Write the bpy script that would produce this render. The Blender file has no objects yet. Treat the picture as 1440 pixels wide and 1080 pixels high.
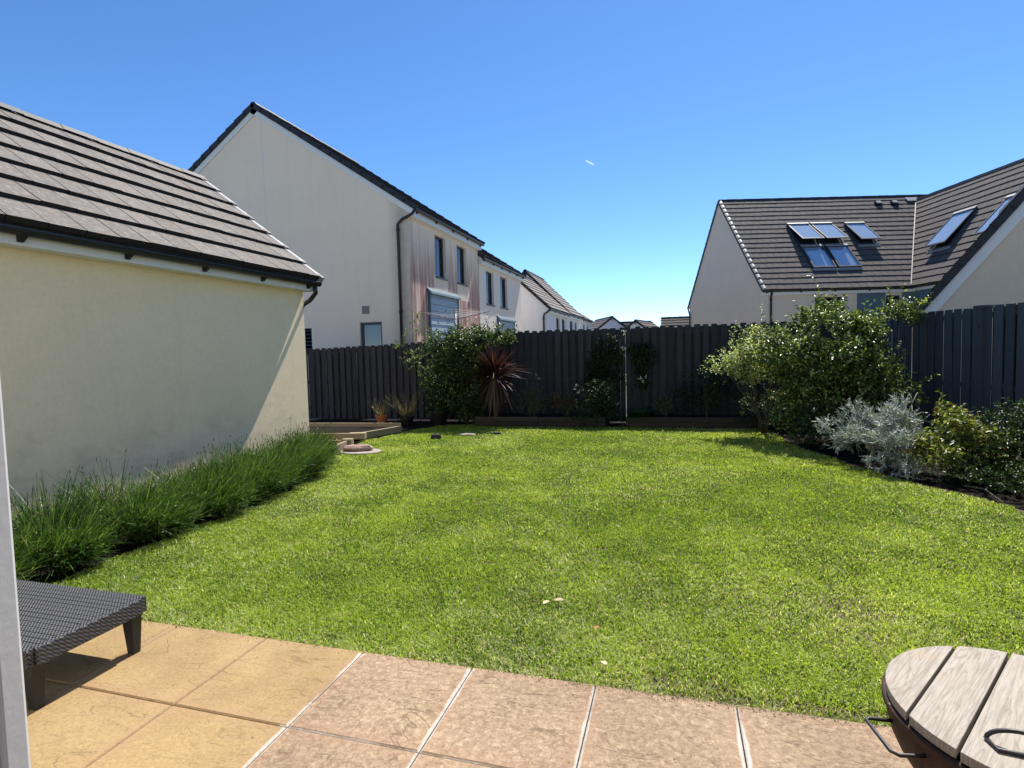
import bpy, math, random
import numpy as np
from mathutils import Vector, Matrix

random.seed(7)
C = bpy.context.scene.collection
R = math.radians

# ------------------------------------------------------------------ materials
def newmat(name):
    m = bpy.data.materials.new(name); m.use_nodes = True
    nt = m.node_tree; nt.nodes.clear()
    out = nt.nodes.new('ShaderNodeOutputMaterial')
    return m, nt, out

def nd(nt, typ, **kw):
    n = nt.nodes.new(typ)
    for k, v in kw.items():
        if hasattr(n, k) and k not in n.inputs: setattr(n, k, v)
        else: n.inputs[k].default_value = v
    return n

def pos(nt, scale=(1, 1, 1)):
    t = nt.nodes.new('ShaderNodeNewGeometry')
    mp = nt.nodes.new('ShaderNodeMapping'); mp.inputs['Scale'].default_value = scale
    nt.links.new(t.outputs['Position'], mp.inputs['Vector'])
    return mp.outputs['Vector']

def noise(nt, vec, scale, detail=4, rough=.55, dist=0):
    n = nd(nt, 'ShaderNodeTexNoise', Scale=scale, Detail=detail, Roughness=rough, Distortion=dist)
    nt.links.new(vec, n.inputs['Vector']); return n.outputs['Fac']

def ramp(nt, fac, stops):
    r = nt.nodes.new('ShaderNodeValToRGB'); e = r.color_ramp.elements
    while len(e) < len(stops): e.new(.5)
    for i, (p, c) in enumerate(stops):
        e[i].position = p
        e[i].color = (c[0], c[1], c[2], 1) if hasattr(c, '__len__') else (c, c, c, 1)
    nt.links.new(fac, r.inputs['Fac']); return r.outputs['Color']

def mix(nt, fac, a, b, blend='MIX'):
    m = nt.nodes.new('ShaderNodeMix'); m.data_type = 'RGBA'; m.blend_type = blend
    for s, v in ((m.inputs[0], fac), (m.inputs[6], a), (m.inputs[7], b)):
        if isinstance(v, (int, float)): s.default_value = v
        elif isinstance(v, (tuple, list)): s.default_value = (v[0], v[1], v[2], 1)
        else: nt.links.new(v, s)
    return m.outputs[2]

def mth(nt, op, a, b=0.0, c=0.0, clamp=False):
    m = nt.nodes.new('ShaderNodeMath'); m.operation = op; m.use_clamp = clamp
    for i, v in enumerate((a, b, c)):
        if isinstance(v, (int, float)): m.inputs[i].default_value = v
        else: nt.links.new(v, m.inputs[i])
    return m.outputs[0]

def sep(nt, vec):
    s = nt.nodes.new('ShaderNodeSeparateXYZ'); nt.links.new(vec, s.inputs[0]); return s.outputs

def principled(nt, out, col, rough=.8, spec=.3, metal=0, bump=None, bstr=.3, bdist=.01):
    p = nt.nodes.new('ShaderNodeBsdfPrincipled')
    if isinstance(col, tuple): p.inputs['Base Color'].default_value = (*col, 1)
    else: nt.links.new(col, p.inputs['Base Color'])
    if isinstance(rough, (int, float)): p.inputs['Roughness'].default_value = rough
    else: nt.links.new(rough, p.inputs['Roughness'])
    p.inputs['Specular IOR Level'].default_value = spec; p.inputs['Metallic'].default_value = metal
    if bump is not None:
        b = nd(nt, 'ShaderNodeBump', Strength=bstr, Distance=bdist)
        nt.links.new(bump, b.inputs['Height']); nt.links.new(b.outputs[0], p.inputs['Normal'])
    nt.links.new(p.outputs[0], out.inputs['Surface']); return p

def plain(name, col, rough=.6, spec=.3, metal=0, var=.12, vs=6):
    m, nt, out = newmat(name); v = pos(nt)
    f = noise(nt, v, vs, 5)
    c = mix(nt, f, tuple(x*(1-var) for x in col), tuple(min(1, x*(1+var)) for x in col))
    principled(nt, out, c, rough, spec, metal, noise(nt, v, 60, 3), .1, .004); return m

def render_wall(name, col, stain=(.22, .23, .17), stain_amt=.35, streak=False, low=None):
    m, nt, out = newmat(name); v = pos(nt)
    big = noise(nt, v, .6, 5, .6); mid = noise(nt, v, 3.5, 5, .65); fine = noise(nt, v, 90, 3, .7)
    c = mix(nt, big, tuple(x*.9 for x in col), tuple(min(1, x*1.06) for x in col))
    c = mix(nt, ramp(nt, mid, [(.4, 0.), (.8, .12)]), c, tuple(x*.72 for x in col))
    # vertical run marks
    vs = pos(nt, (5, 5, .35)); run = noise(nt, vs, 1, 6, .7, .6)
    c = mix(nt, mth(nt, 'MULTIPLY', ramp(nt, run, [(.5, 0.), (.8, 1.)]), .09), c, stain)
    pz = sep(nt, pos(nt))[2]
    if low is not None:      # algae patches low on the wall
        a = ramp(nt, noise(nt, pos(nt, (1.2, 1.2, 2)), 2.2, 8, .7, .4), [(.5, 0.), (.68, 1.)])
        h = mth(nt, 'SUBTRACT', 1.0, mth(nt, 'MULTIPLY', pz, 1/low, clamp=True), clamp=True)
        c = mix(nt, mth(nt, 'MULTIPLY', mth(nt, 'MULTIPLY', a, h), stain_amt*1.3), c, stain)
    if streak:               # red algae streaks down the render
        px = sep(nt, pos(nt))
        s1 = noise(nt, pos(nt, (1, 5.2, .16)), 1.6, 7, .72)
        top = noise(nt, pos(nt, (1, 9, .02)), 1, 4, .7)
        zz = mth(nt, 'ADD', pz, mth(nt, 'MULTIPLY', top, -2.6))
        grad = mth(nt, 'MULTIPLY', mth(nt, 'SUBTRACT', 3.75, zz), .8, clamp=True)
        st = mth(nt, 'MULTIPLY', ramp(nt, s1, [(.36, 0.), (.55, 1.)]), grad)
        # clean rectangles sheltered under the sills
        for y0, y1 in ((15.55, 16.6), (17.4, 18.5)):
            iny = mth(nt, 'MULTIPLY', mth(nt, 'GREATER_THAN', px[1], y0), mth(nt, 'LESS_THAN', px[1], y1))
            inz = mth(nt, 'MULTIPLY', mth(nt, 'GREATER_THAN', pz, 3.3), mth(nt, 'LESS_THAN', pz, 3.9))
            st = mth(nt, 'MULTIPLY', st, mth(nt, 'SUBTRACT', 1.0, mth(nt, 'MULTIPLY', iny, mth(nt, 'MULTIPLY', inz, .9))))
        st = mth(nt, 'MULTIPLY', st, mth(nt, 'GREATER_THAN', px[0], -6.93))
        c = mix(nt, mth(nt, 'MULTIPLY', st, .92), c, (.36, .15, .13))
        dk = ramp(nt, noise(nt, pos(nt, (1, 14, .3)), 1.2, 5, .7), [(.52, 0.), (.66, 1.)])
        c = mix(nt, mth(nt, 'MULTIPLY', mth(nt, 'MULTIPLY', dk, st), .5), c, (.12, .07, .06))
        # grey damp round the corner downpipe
        d = mth(nt, 'ABSOLUTE', mth(nt, 'ADD', px[0], 7.1))
        near = mth(nt, 'SUBTRACT', 1.0, mth(nt, 'MULTIPLY', d, 2.1), clamp=True)
        iny = mth(nt, 'LESS_THAN', px[1], 14.2)
        g = mth(nt, 'MULTIPLY', mth(nt, 'MULTIPLY', near, iny), mth(nt, 'ADD', .35, mid))
        c = mix(nt, mth(nt, 'MULTIPLY', g, .6), c, (.15, .15, .14))
    gr2 = noise(nt, v, 26, 5, .75)
    c = mix(nt, mth(nt, 'MULTIPLY', ramp(nt, gr2, [(.42, 0.), (.7, 1.)]), .22), c, tuple(x*.6 for x in col))
    principled(nt, out, c, .9, .15, 0, mth(nt, 'ADD', fine, gr2), .5, .008); return m

def tile_mat(name, top, var=.25, lichen=.35):
    m, nt, out = newmat(name); v = pos(nt)
    at = nt.nodes.new('ShaderNodeAttribute'); at.attribute_name = 'var'
    n1 = noise(nt, v, 2.6, 7, .75); n2 = noise(nt, v, 17, 7, .8)
    c = mix(nt, n1, tuple(x*.75 for x in top), tuple(x*1.2 for x in top))
    c = mix(nt, mth(nt, 'MULTIPLY', at.outputs['Fac'], var), c, tuple(x*.55 for x in top))
    c = mix(nt, mth(nt, 'MULTIPLY', ramp(nt, n2, [(.48, 0.), (.64, 1.)]), lichen), c, (.38, .355, .31))
    c = mix(nt, mth(nt, 'MULTIPLY', ramp(nt, noise(nt, v, 1.1, 4), [(.45, 0.), (.7, 1.)]), .3), c, (top[0]*1.15, top[1]*.9, top[2]*.85))
    principled(nt, out, c, .85, .2, 0, n2, .4, .006); return m

def foliage_mat(name, trans=.3, rough=.42, spec=.4):
    m, nt, out = newmat(name)
    at = nt.nodes.new('ShaderNodeAttribute'); at.attribute_name = 'col'
    p = principled(nt, out, at.outputs['Color'], rough, spec)
    t = nt.nodes.new('ShaderNodeBsdfTranslucent')
    tc = mix(nt, 1.0, at.outputs['Color'], (1.5, 1.6, .7), 'MULTIPLY')
    nt.links.new(tc, t.inputs['Color'])
    ms = nt.nodes.new('ShaderNodeMixShader'); ms.inputs[0].default_value = trans
    nt.links.new(p.outputs[0], ms.inputs[1]); nt.links.new(t.outputs[0], ms.inputs[2])
    nt.links.new(ms.outputs[0], out.inputs['Surface']); return m

def wood_mat(name, a, b, scale=(1, 1, 1), rough=.75, fine=26, spec=.25, knots=True):
    m, nt, out = newmat(name); v = pos(nt, scale)
    at = nt.nodes.new('ShaderNodeAttribute'); at.attribute_name = 'var'
    n = noise(nt, v, fine, 6, .65, 1.2); n2 = noise(nt, pos(nt), 1.7, 4)
    c = mix(nt, n, a, b)
    c = mix(nt, mth(nt, 'MULTIPLY', at.outputs['Fac'], .6), c, tuple(x*.55 for x in a))
    kn = nd(nt, 'ShaderNodeTexVoronoi', Scale=3.2); nt.links.new(pos(nt, (1, 1, .8)), kn.inputs['Vector'])
    c = mix(nt, ramp(nt, kn.outputs['Distance'], [(.05, .7), (.11, 0.)]), c, tuple(x*.4 for x in a))
    c = mix(nt, mth(nt, 'MULTIPLY', n2, .35), c, tuple(x*.6 for x in b))
    principled(nt, out, c, rough, spec, 0, n, .4, .004); return m

def glass_mat(name, tint=(.45, .5, .55), fac=.06):
    m, nt, out = newmat(name)
    g = nd(nt, 'ShaderNodeBsdfGlossy', Roughness=.02); g.inputs['Color'].default_value = (.9, .95, 1, 1)
    t = nt.nodes.new('ShaderNodeBsdfTransparent'); t.inputs['Color'].default_value = (*tint, 1)
    fr = nd(nt, 'ShaderNodeFresnel', IOR=1.5)
    f = mth(nt, 'ADD', mth(nt, 'MULTIPLY', fr.outputs[0], .4), fac, clamp=True)
    ms = nt.nodes.new('ShaderNodeMixShader'); nt.links.new(f, ms.inputs[0])
    nt.links.new(t.outputs[0], ms.inputs[1]); nt.links.new(g.outputs[0], ms.inputs[2])
    nt.links.new(ms.outputs[0], out.inputs['Surface']); return m

M = {}
M['garage'] = render_wall('cream_render', (.90, .74, .51), low=1.4)
M['h1'] = render_wall('grey_cream_render', (.85, .71, .55), streak=True)
M['h2'] = render_wall('pale_pink_render', (.85, .75, .64))
M['h3'] = render_wall('white_render', (.78, .78, .80))
M['hr'] = render_wall('taupe_render', (.70, .585, .46))
M['hn'] = render_wall('warm_cream_render', (.70, .59, .44))
M['hf'] = render_wall('far_white_render', (.74, .75, .78))
M['tile_g'] = tile_mat('weathered_grey_tile', (.19, .172, .155), .5, .5)
M['tile_r'] = tile_mat('brown_grey_tile', (.105, .092, .087), .4, .14)
M['tile_l'] = tile_mat('pale_far_tile', (.24, .22, .2), .3, .2)
M['tile_edge'] = plain('tile_edge', (.022, .021, .022), .8, .2)  # near-black butt faces: the gap shadow under each course put into the colour
M['verge'] = plain('dark_verge', (.025, .028, .033), .6, .3)
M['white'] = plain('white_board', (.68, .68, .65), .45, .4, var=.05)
M['black'] = plain('black_plastic', (.012, .012, .014), .35, .5)
M['frame'] = plain('grey_frame', (.045, .05, .058), .45, .4)
M['clad'] = plain('slate_blue_board', (.10, .15, .18), .6, .3)
M['clad_l'] = plain('pale_blue_board', (.30, .37, .42), .5, .4, vs=3)
M['glass'] = glass_mat('window_glass')
M['skyglass'] = glass_mat('rooflight_glass', (.9, .95, 1), .25)
M['curtain'] = plain('curtain', (.6, .6, .58), .9, .1)
M['blind_l'] = plain('pale_blind', (.62, .68, .72), .8, .1)  # panel behind rooflight panes: pale sky reflection put into the colour
M['dark'] = plain('dark_inside', (.02, .02, .022), .9, .1)
M['lead'] = plain('lead_flashing', (.26, .26, .26), .5, .5)
M['fence_b'] = wood_mat('black_stained_board', (.016, .017, .021), (.070, .070, .078), (3, 3, .25), .7, 9)
M['fence_r'] = wood_mat('slate_stained_board', (.028, .040, .052), (.098, .125, .148), (3, 3, .25), .7, 9)
M['sleeper'] = wood_mat('old_sleeper', (.035, .029, .024), (.09, .075, .06), (.3, 3, 3), .85, 8)
M['timber'] = wood_mat('pale_new_timber', (.30, .235, .14), (.45, .37, .25), (.4, .4, 3), .8, 8)
M['leaf'] = foliage_mat('leaf', .32)
M['leaf_gloss'] = foliage_mat('glossy_leaf', .24, .42, .6)
M['silver'] = foliage_mat('silver_leaf', .12, .7, .2)
M['blade'] = foliage_mat('grass_blade', .38, .55, .25)
M['bark'] = wood_mat('bark', (.05, .04, .03), (.14, .11, .08), (1, 1, .4), .9, 30)
M['terracotta'] = plain('terracotta', (.32, .11, .05), .8, .2)
M['soil'] = plain('dark_soil', (.014, .011, .009), .95, .1, var=.6, vs=25)

# ------------------------------------------------------------------ mesh tools
class MB:
    def __init__(s, X=None):
        s.v = []; s.f = []; s.m = []; s.a = []; s.X = X
    def quad(s, pts, mi=0, var=0.):
        n = len(s.v); s.v += [Vector(p) for p in pts]; s.f.append(tuple(range(n, n+len(pts)))); s.m.append(mi); s.a.append(var)
    def hexa(s, p, mi=0, var=None, skip=(), mis=None):
        """p: 8 points, bottom 4 (ccw) then top 4"""
        if var is None: var = random.random()
        n = len(s.v); s.v += [Vector(q) for q in p]
        F = [(3, 2, 1, 0), (4, 5, 6, 7), (0, 1, 5, 4), (1, 2, 6, 5), (2, 3, 7, 6), (3, 0, 4, 7)]
        for i, f in enumerate(F):
            if i in skip: continue
            s.f.append(tuple(n+k for k in f)); s.m.append(mis[i] if mis else mi); s.a.append(var)
    def box(s, x0, x1, y0, y1, z0, z1, mi=0, var=None):
        s.hexa([(x0, y0, z0), (x1, y0, z0), (x1, y1, z0), (x0, y1, z0), (x0, y0, z1), (x1, y0, z1), (x1, y1, z1), (x0, y1, z1)], mi, var)
    def obox(s, c, ax, ay, az, hx, hy, hz, mi=0, var=None):
        c = Vector(c); ax = Vector(ax).normalized()*hx; ay = Vector(ay).normalized()*hy; az = Vector(az).normalized()*hz
        s.hexa([c-ax-ay-az, c+ax-ay-az, c+ax+ay-az, c-ax+ay-az, c-ax-ay+az, c+ax-ay+az, c+ax+ay+az, c-ax+ay+az], mi, var)
    def beam(s, p, q, w, h, up=(0, 0, 1), mi=0, var=None):
        p = Vector(p); q = Vector(q); d = q-p; L = d.length; d.normalize()
        sd = d.cross(Vector(up)).normalized(); u = sd.cross(d)
        s.obox((p+q)/2, d, sd, u, L/2, w/2, h/2, mi, var)
    def tube(s, path, r, n=8, mi=0, caps=True):
        path = [Vector(p) for p in path]; rr = r if hasattr(r, '__len__') else [r]*len(path)
        base = len(s.v); ref = None
        for i, p in enumerate(path):
            d = (path[min(i+1, len(path)-1)]-path[max(i-1, 0)]).normalized()
            if ref is None:
                ref = d.cross(Vector((0, 0, 1)))
                if ref.length < .1: ref = d.cross(Vector((1, 0, 0)))
            ref = (ref-d*ref.dot(d)).normalized(); b = d.cross(ref)
            for k in range(n):
                a = 2*math.pi*k/n; s.v.append(p+(ref*math.cos(a)+b*math.sin(a))*rr[i])
        for i in range(len(path)-1):
            for k in range(n):
                a = base+i*n+k; b2 = base+i*n+(k+1) % n
                s.f.append((a, b2, b2+n, a+n)); s.m.append(mi); s.a.append(.3)
        if caps:
            s.f.append(tuple(base+k for k in range(n))[::-1]); s.m.append(mi); s.a.append(.3)
            e = base+(len(path)-1)*n; s.f.append(tuple(e+k for k in range(n))); s.m.append(mi); s.a.append(.3)
    def lathe(s, c, prof, n=32, mi=0, close=False):
        c = Vector(c); base = len(s.v)
        for (r, z) in prof:
            for k in range(n):
                a = 2*math.pi*k/n; s.v.append(c+Vector((r*math.cos(a), r*math.sin(a), z)))
        for i in range(len(prof)-1):
            for k in range(n):
                a = base+i*n+k; b = base+i*n+(k+1) % n
                s.f.append((a, b, b+n, a+n)); s.m.append(mi); s.a.append(.3)
    def build(s, name, mats, parent=None, loc=None, smooth=False, bevel=0):
        if not isinstance(mats, (list, tuple)): mats = [mats]
        me = bpy.data.meshes.new(name)
        vs = [s.X @ v for v in s.v] if s.X else s.v
        off = Vector((0, 0, 0))
        if parent is not None:
            r = parent
            while r.parent is not None: r = r.parent
            off = r.location
        elif loc is not None: off = Vector(loc)
        me.from_pydata([tuple(v-off) for v in vs], [], s.f)
        for m in mats: me.materials.append(m)
        me.polygons.foreach_set('material_index', s.m)
        at = me.attributes.new('var', 'FLOAT', 'FACE'); at.data.foreach_set('value', s.a)
        if smooth: me.polygons.foreach_set('use_smooth', [True]*len(s.f))
        me.update()
        o = bpy.data.objects.new(name, me); C.objects.link(o)
        if parent is not None: o.parent = parent
        elif loc is not None: o.location = off
        if bevel:
            b = o.modifiers.new('bevel', 'BEVEL'); b.width = bevel; b.segments = 2; b.limit_method = 'ANGLE'
        return o

def thing(name, label, cat, loc=(0, 0, 0), group=None):
    o = bpy.data.objects.new(name, None); C.objects.link(o); o.location = loc
    o.empty_display_size = .2
    o['label'] = label; o['category'] = cat
    if group: o['group'] = group
    return o

def tag(o, label, cat, group=None):
    o['label'] = label; o['category'] = cat
    if group: o['group'] = group
    return o

def npmesh(name, V, T, col, mat, parent=None, loc=(0, 0, 0)):
    """V (n,3) world, T (m,3) tris, col (n,3)"""
    off = np.array(loc, float)
    if parent is not None:
        r = parent
        while r.parent is not None: r = r.parent
        off = np.array(r.location)
    me = bpy.data.meshes.new(name)
    me.vertices.add(len(V)); me.vertices.foreach_set('co', (V-off).astype(np.float32).ravel())
    me.loops.add(len(T)*3); me.loops.foreach_set('vertex_index', T.astype(np.int32).ravel())
    me.polygons.add(len(T)); me.polygons.foreach_set('loop_start', np.arange(len(T), dtype=np.int32)*3)
    me.update(calc_edges=True)
    at = me.attributes.new('col', 'FLOAT_COLOR', 'POINT')
    at.data.foreach_set('color', np.c_[col, np.ones(len(V))].astype(np.float32).ravel())
    me.materials.append(mat)
    o = bpy.data.objects.new(name, me); C.objects.link(o)
    if parent is not None: o.parent = parent
    else: o.location = loc
    return o

def unit(a): return a/np.maximum(np.linalg.norm(a, axis=-1, keepdims=True), 1e-9)

def pick_cols(rng, n, pal, jit=.18):
    w = np.array([p[3] for p in pal], float); w /= w.sum()
    c = np.array([p[:3] for p in pal])[rng.choice(len(pal), n, p=w)]
    return np.clip(c*(1+rng.normal(0, jit, (n, 1))), .003, .9)

def leaf_cards(P, D, N, ln, wd, fold=.25, curl=.15):
    """P base, D direction, N approx normal -> V,T"""
    S = unit(np.cross(D, N)); N2 = unit(np.cross(S, D)); n = len(P)
    mid = P+D*(ln*.48)[:, None]
    L = mid+S*(wd/2)[:, None]+N2*(wd*fold)[:, None]
    Rr = mid-S*(wd/2)[:, None]+N2*(wd*fold)[:, None]
    tip = P+D*ln[:, None]-N2*(ln*curl)[:, None]
    V = np.stack([P, L, tip, Rr], 1).reshape(-1, 3)
    b = np.arange(n)[:, None]*4
    T = np.concatenate([b+[0, 2, 1], b+[0, 3, 2]], 0)
    return V, T

def blob_points(rng, blobs, n, shell=.5):
    w = np.array([b[6] if len(b) > 6 else b[3]*b[4]*b[5] for b in blobs], float); w /= w.sum()
    k = rng.choice(len(blobs), n, p=w); B = np.array([b[:6] for b in blobs])[k]
    d = unit(rng.normal(size=(n, 3))); r = rng.random(n)**shell
    out = d*r[:, None]
    return B[:, :3]+out*B[:, 3:6], d

def foliage(name, parent, blobs, n, slen, nl, ln, wd, pal, mat='leaf', seed=1, up=.5, rnd=.7, shell=.45, zmin=.02, lift=.6, jit=.2, shoots=0, clump=0, csz=.13):
    rng = np.random.default_rng(seed)
    if clump:
        nc = max(6, n//clump); Pc, dc = blob_points(rng, blobs, nc, .33); kk = rng.integers(0, nc, n)
        dl = unit(rng.normal(size=(n, 3))); P = Pc[kk]+dl*(csz*(.4+.6*rng.random((n, 1)))); d = unit(dc[kk]*.7+dl*.6)
    else: P, d = blob_points(rng, blobs, n, shell)
    if shoots:
        k = rng.choice(n, shoots); 
    D = unit(d+np.array([0, 0, up])+rng.normal(0, rnd, (n, 3)))
    L = slen*(.5+rng.random(n))
    if shoots: L[k] *= 2.4; P[k] = P[k]+d[k]*.06; D[k] = unit(d[k]*.6+np.array([0, 0, .9])+rng.normal(0, .3, (shoots, 3)))
    t = (np.arange(nl)+.5)/nl
    base = P[:, None]+D[:, None]*(L[:, None]*t[None])[..., None]
    base = base.reshape(-1, 3); DD = np.repeat(D, nl, 0)
    m = len(base)
    side = unit(np.cross(DD, rng.normal(size=(m, 3))))
    LD = unit(DD*.5+side+np.array([0, 0, .1])); N = unit(np.array([0, 0, lift])+rng.normal(0, .55, (m, 3)))
    ok = base[:, 2] > zmin
    base, LD, N = base[ok], LD[ok], N[ok]; m = len(base)
    l = ln*(.6+.7*rng.random(m)); w = wd*(.6+.7*rng.random(m))
    V, T = leaf_cards(base, LD, N, l, w)
    col = np.repeat(pick_cols(rng, m, pal, jit), 4, 0)
    return npmesh(name, V, T, col, M[mat], parent)

def stems(name, parent, base, tips, r0=.02, mat=None, seed=0, spread=.04, sub=0):
    rnd = random.Random(seed); mb = MB()
    for tp in tips:
        b = Vector(base)+Vector((rnd.uniform(-spread, spread), rnd.uniform(-spread, spread), 0)); t = Vector(tp)
        path = []
        k = 6
        bend = Vector((rnd.uniform(-.12, .12), rnd.uniform(-.12, .12), 0))
        for i in range(k+1):
            u = i/k; p = b.lerp(t, u); p.z = b.z+(t.z-b.z)*(u**.8); p += bend*math.sin(u*math.pi)*(t-b).length*.6
            path.append(p)
        mb.tube(path, [r0*(1-.75*i/k) for i in range(k+1)], 6)
        for _ in range(sub):
            i = rnd.randint(2, k-1); p = path[i]
            q = p+Vector((rnd.uniform(-1, 1), rnd.uniform(-1, 1), rnd.uniform(.3, 1))).normalized()*rnd.uniform(.15, .35)
            mb.tube([p, (p+q)/2+Vector((0, 0, .02)), q], [r0*.45, r0*.3, r0*.12], 5)
    return mb.build(name, mat or M['bark'], parent, smooth=True)

# ------------------------------------------------------------------ setting: ground
H_CAM = 1.53
gm, nt, out = newmat('far_ground')
v = pos(nt); c = ramp(nt, noise(nt, v, .25, 6), [(.35, (.17, .17, .10)), (.55, (.28, .26, .22)), (.7, (.34, .32, .29))])
principled(nt, out, c, .95, .1)
mb = MB(); mb.quad([(-900, -300, -.12), (900, -300, -.12), (900, 1500, -.12), (-900, 1500, -.12)])
o = mb.build('ground', gm); o['kind'] = 'structure'

# patio -----------------------------------------------------------------
def slab_mat():
    m, nt, out = newmat('riven_slab'); g = pos(nt); s = sep(nt, g)
    at = nt.nodes.new('ShaderNodeAttribute'); at.attribute_name = 'var'
    yel = mth(nt, 'LESS_THAN', s[0], -1.56)
    n1 = noise(nt, g, 2.6, 5, .6, .3); n2 = noise(nt, g, 34, 8, .8, .6); n3 = noise(nt, pos(nt, (1, 1.9, 1)), 13, 7, .75, 1.2)
    ya = ramp(nt, n1, [(.3, (.33, .22, .10)), (.52, (.39, .275, .125)), (.72, (.45, .34, .175))])
    pa = ramp(nt, n2, [(.38, (.20, .135, .092)), (.47, (.29, .205, .140)), (.53, (.37, .275, .190)), (.64, (.54, .43, .31))])
    pa = mix(nt, .35, pa, ramp(nt, n3, [(.35, (.27, .185, .125)), (.65, (.44, .33, .23))]))
    ya = mix(nt, .42, ya, ramp(nt, n3, [(.3, (.29, .19, .09)), (.6, (.47, .35, .175))]))
    yz = mix(nt, .3, ya, ramp(nt, n2, [(.3, (.26, .17, .085)), (.65, (.50, .385, .21))]))
    pa = mix(nt, 1.0, pa, (1.0, 1.0, .98), 'MULTIPLY'); yz = mix(nt, 1.0, yz, (.93, .92, .90), 'MULTIPLY'); c = mix(nt, yel, pa, yz)
    dr_ = noise(nt, g, 1.3, 3)
    c = mix(nt, 1.0, c, ramp(nt, dr_, [(.35, (.84, .80, .78)), (.65, (1.08, 1.06, 1.02))]), 'MULTIPLY')
    n4 = noise(nt, g, 75, 5, .8)
    c = mix(nt, 1.0, c, ramp(nt, n4, [(.36, .72), (.5, .96), (.66, 1.1)]), 'MULTIPLY')
    # riven ridges: thin wandering dark lines
    w = nd(nt, 'ShaderNodeTexNoise', Scale=3.2, Detail=5, Roughness=.6)
    nt.links.new(pos(nt, (1, 2.3, 1)), w.inputs['Vector'])
    def thin(scale, vscale, width, seed):
        nn = nd(nt, 'ShaderNodeTexNoise', Scale=scale, Detail=4, Roughness=.5, Distortion=1.1)
        mp = nt.nodes.new('ShaderNodeMapping'); mp.inputs['Scale'].default_value = vscale; mp.inputs['Location'].default_value = (seed, seed*2, 0)
        gg = nt.nodes.new('ShaderNodeNewGeometry'); nt.links.new(gg.outputs['Position'], mp.inputs[0]); nt.links.new(mp.outputs[0], nn.inputs['Vector'])
        d = mth(nt, 'ABSOLUTE', mth(nt, 'SUBTRACT', nn.outputs['Fac'], .5))
        ln = mth(nt, 'SUBTRACT', 1.0, mth(nt, 'MULTIPLY', d, 1/width), clamp=True)
        msk = ramp(nt, noise(nt, gg.outputs['Position'], 4.1+seed*.3, 3), [(.44, 0.), (.56, 1.)])
        return mth(nt, 'MULTIPLY', ln, msk)
    r1 = thin(1.4, (1, 2.6, 1), .010, 3.1); r2 = thin(2.7, (1, 2.3, 1), .012, 8.3)
    rr = mth(nt, 'MAXIMUM', r1, mth(nt, 'MULTIPLY', r2, .7))
    c = mix(nt, mth(nt, 'MULTIPLY', rr, mth(nt, 'SUBTRACT', .72, mth(nt, 'MULTIPLY', yel, .25))), c, (.12, .075, .045))
    # distance to the joints -> brown wear everywhere, chalky white bloom on the pink slabs
    fx = mth(nt, 'ABSOLUTE', mth(nt, 'SUBTRACT', mth(nt, 'FRACT', mth(nt, 'MULTIPLY', mth(nt, 'ADD', s[0], 2.76+.3), 1/.6)), .5))
    fy = mth(nt, 'ABSOLUTE', mth(nt, 'SUBTRACT', mth(nt, 'FRACT', mth(nt, 'MULTIPLY', mth(nt, 'ADD', s[1], -1.875+6.3), 1/.6)), .5))
    jx = mth(nt, 'MULTIPLY', fx, .6); jy = mth(nt, 'MULTIPLY', fy, .6)
    j = mth(nt, 'MINIMUM', jx, jy)
    wear = mth(nt, 'SUBTRACT', 1.0, mth(nt, 'MULTIPLY', j, 14), clamp=True)
    c = mix(nt, mth(nt, 'MULTIPLY', mth(nt, 'MULTIPLY', wear, n3), .75), c, (.36, .22, .14))
    chn = noise(nt, g, 2.6, 3); ch2 = noise(nt, g, 60, 4, .7)
    wid = mth(nt, 'MULTIPLY', mth(nt, 'SUBTRACT', chn, .27, clamp=True), .062)
    jw = mth(nt, 'MINIMUM', jx, mth(nt, 'MULTIPLY', jy, 2.0))
    bl = mth(nt, 'MULTIPLY', mth(nt, 'SUBTRACT', wid, jw), 110, clamp=True)
    bl = mth(nt, 'MULTIPLY', bl, ramp(nt, ch2, [(.3, .5), (.55, 1.)]))
    bl = mth(nt, 'MULTIPLY', bl, mth(nt, 'GREATER_THAN', s[0], -1.6))
    bl = mth(nt, 'MULTIPLY', bl, mth(nt, 'LESS_THAN', s[1], 2.455))
    c = mix(nt, mth(nt, 'MULTIPLY', bl, .85), c, (.60, .57, .52))
    h = mth(nt, 'ADD', mth(nt, 'MULTIPLY', mth(nt, 'ADD', n2, n4), .5), mth(nt, 'MULTIPLY', n1, 1.4)); h = mth(nt, 'SUBTRACT', h, mth(nt, 'MULTIPLY', rr, .35))
    principled(nt, out, c, .82, .25, 0, h, .55, .012); return m
mb = MB()
mb.quad([(-3.42, -.6, -.018), (4.6, -.6, -.018), (4.6, 2.465, -.018), (-3.42, 2.465, -.018)], 1)
xs = [-2.76+.6*k for k in range(0, 13)]; ys = [2.475-.6*k for k in range(0, 6)]
def slab(x0, x1, y0, y1):
    g = .0028; b = .006
    x0 += g; x1 -= g; y0 += g; y1 -= g
    mb.hexa([(x0, y0, -.05), (x1, y0, -.05), (x1, y1, -.05), (x0, y1, -.05), (x0, y0, -b), (x1, y0, -b), (x1, y1, -b), (x0, y1, -b)], 0, skip=(1,))
    n = len(mb.v)-4
    t = [(x0+b, y0+b, 0), (x1-b, y0+b, 0), (x1-b, y1-b, 0), (x0+b, y1-b, 0)]
    mb.v += [Vector(q) for q in t]; k = n+4
    for i in range(4):
        mb.f.append((n+i, n+(i+1) % 4, k+(i+1) % 4, k+i)); mb.m.append(0); mb.a.append(.3)
    mb.f.append((k, k+1, k+2, k+3)); mb.m.append(0); mb.a.append(.3)
for i in range(len(xs)-1):
    for j in range(len(ys)-1): slab(xs[i], xs[i+1], ys[j+1], ys[j])
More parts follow.
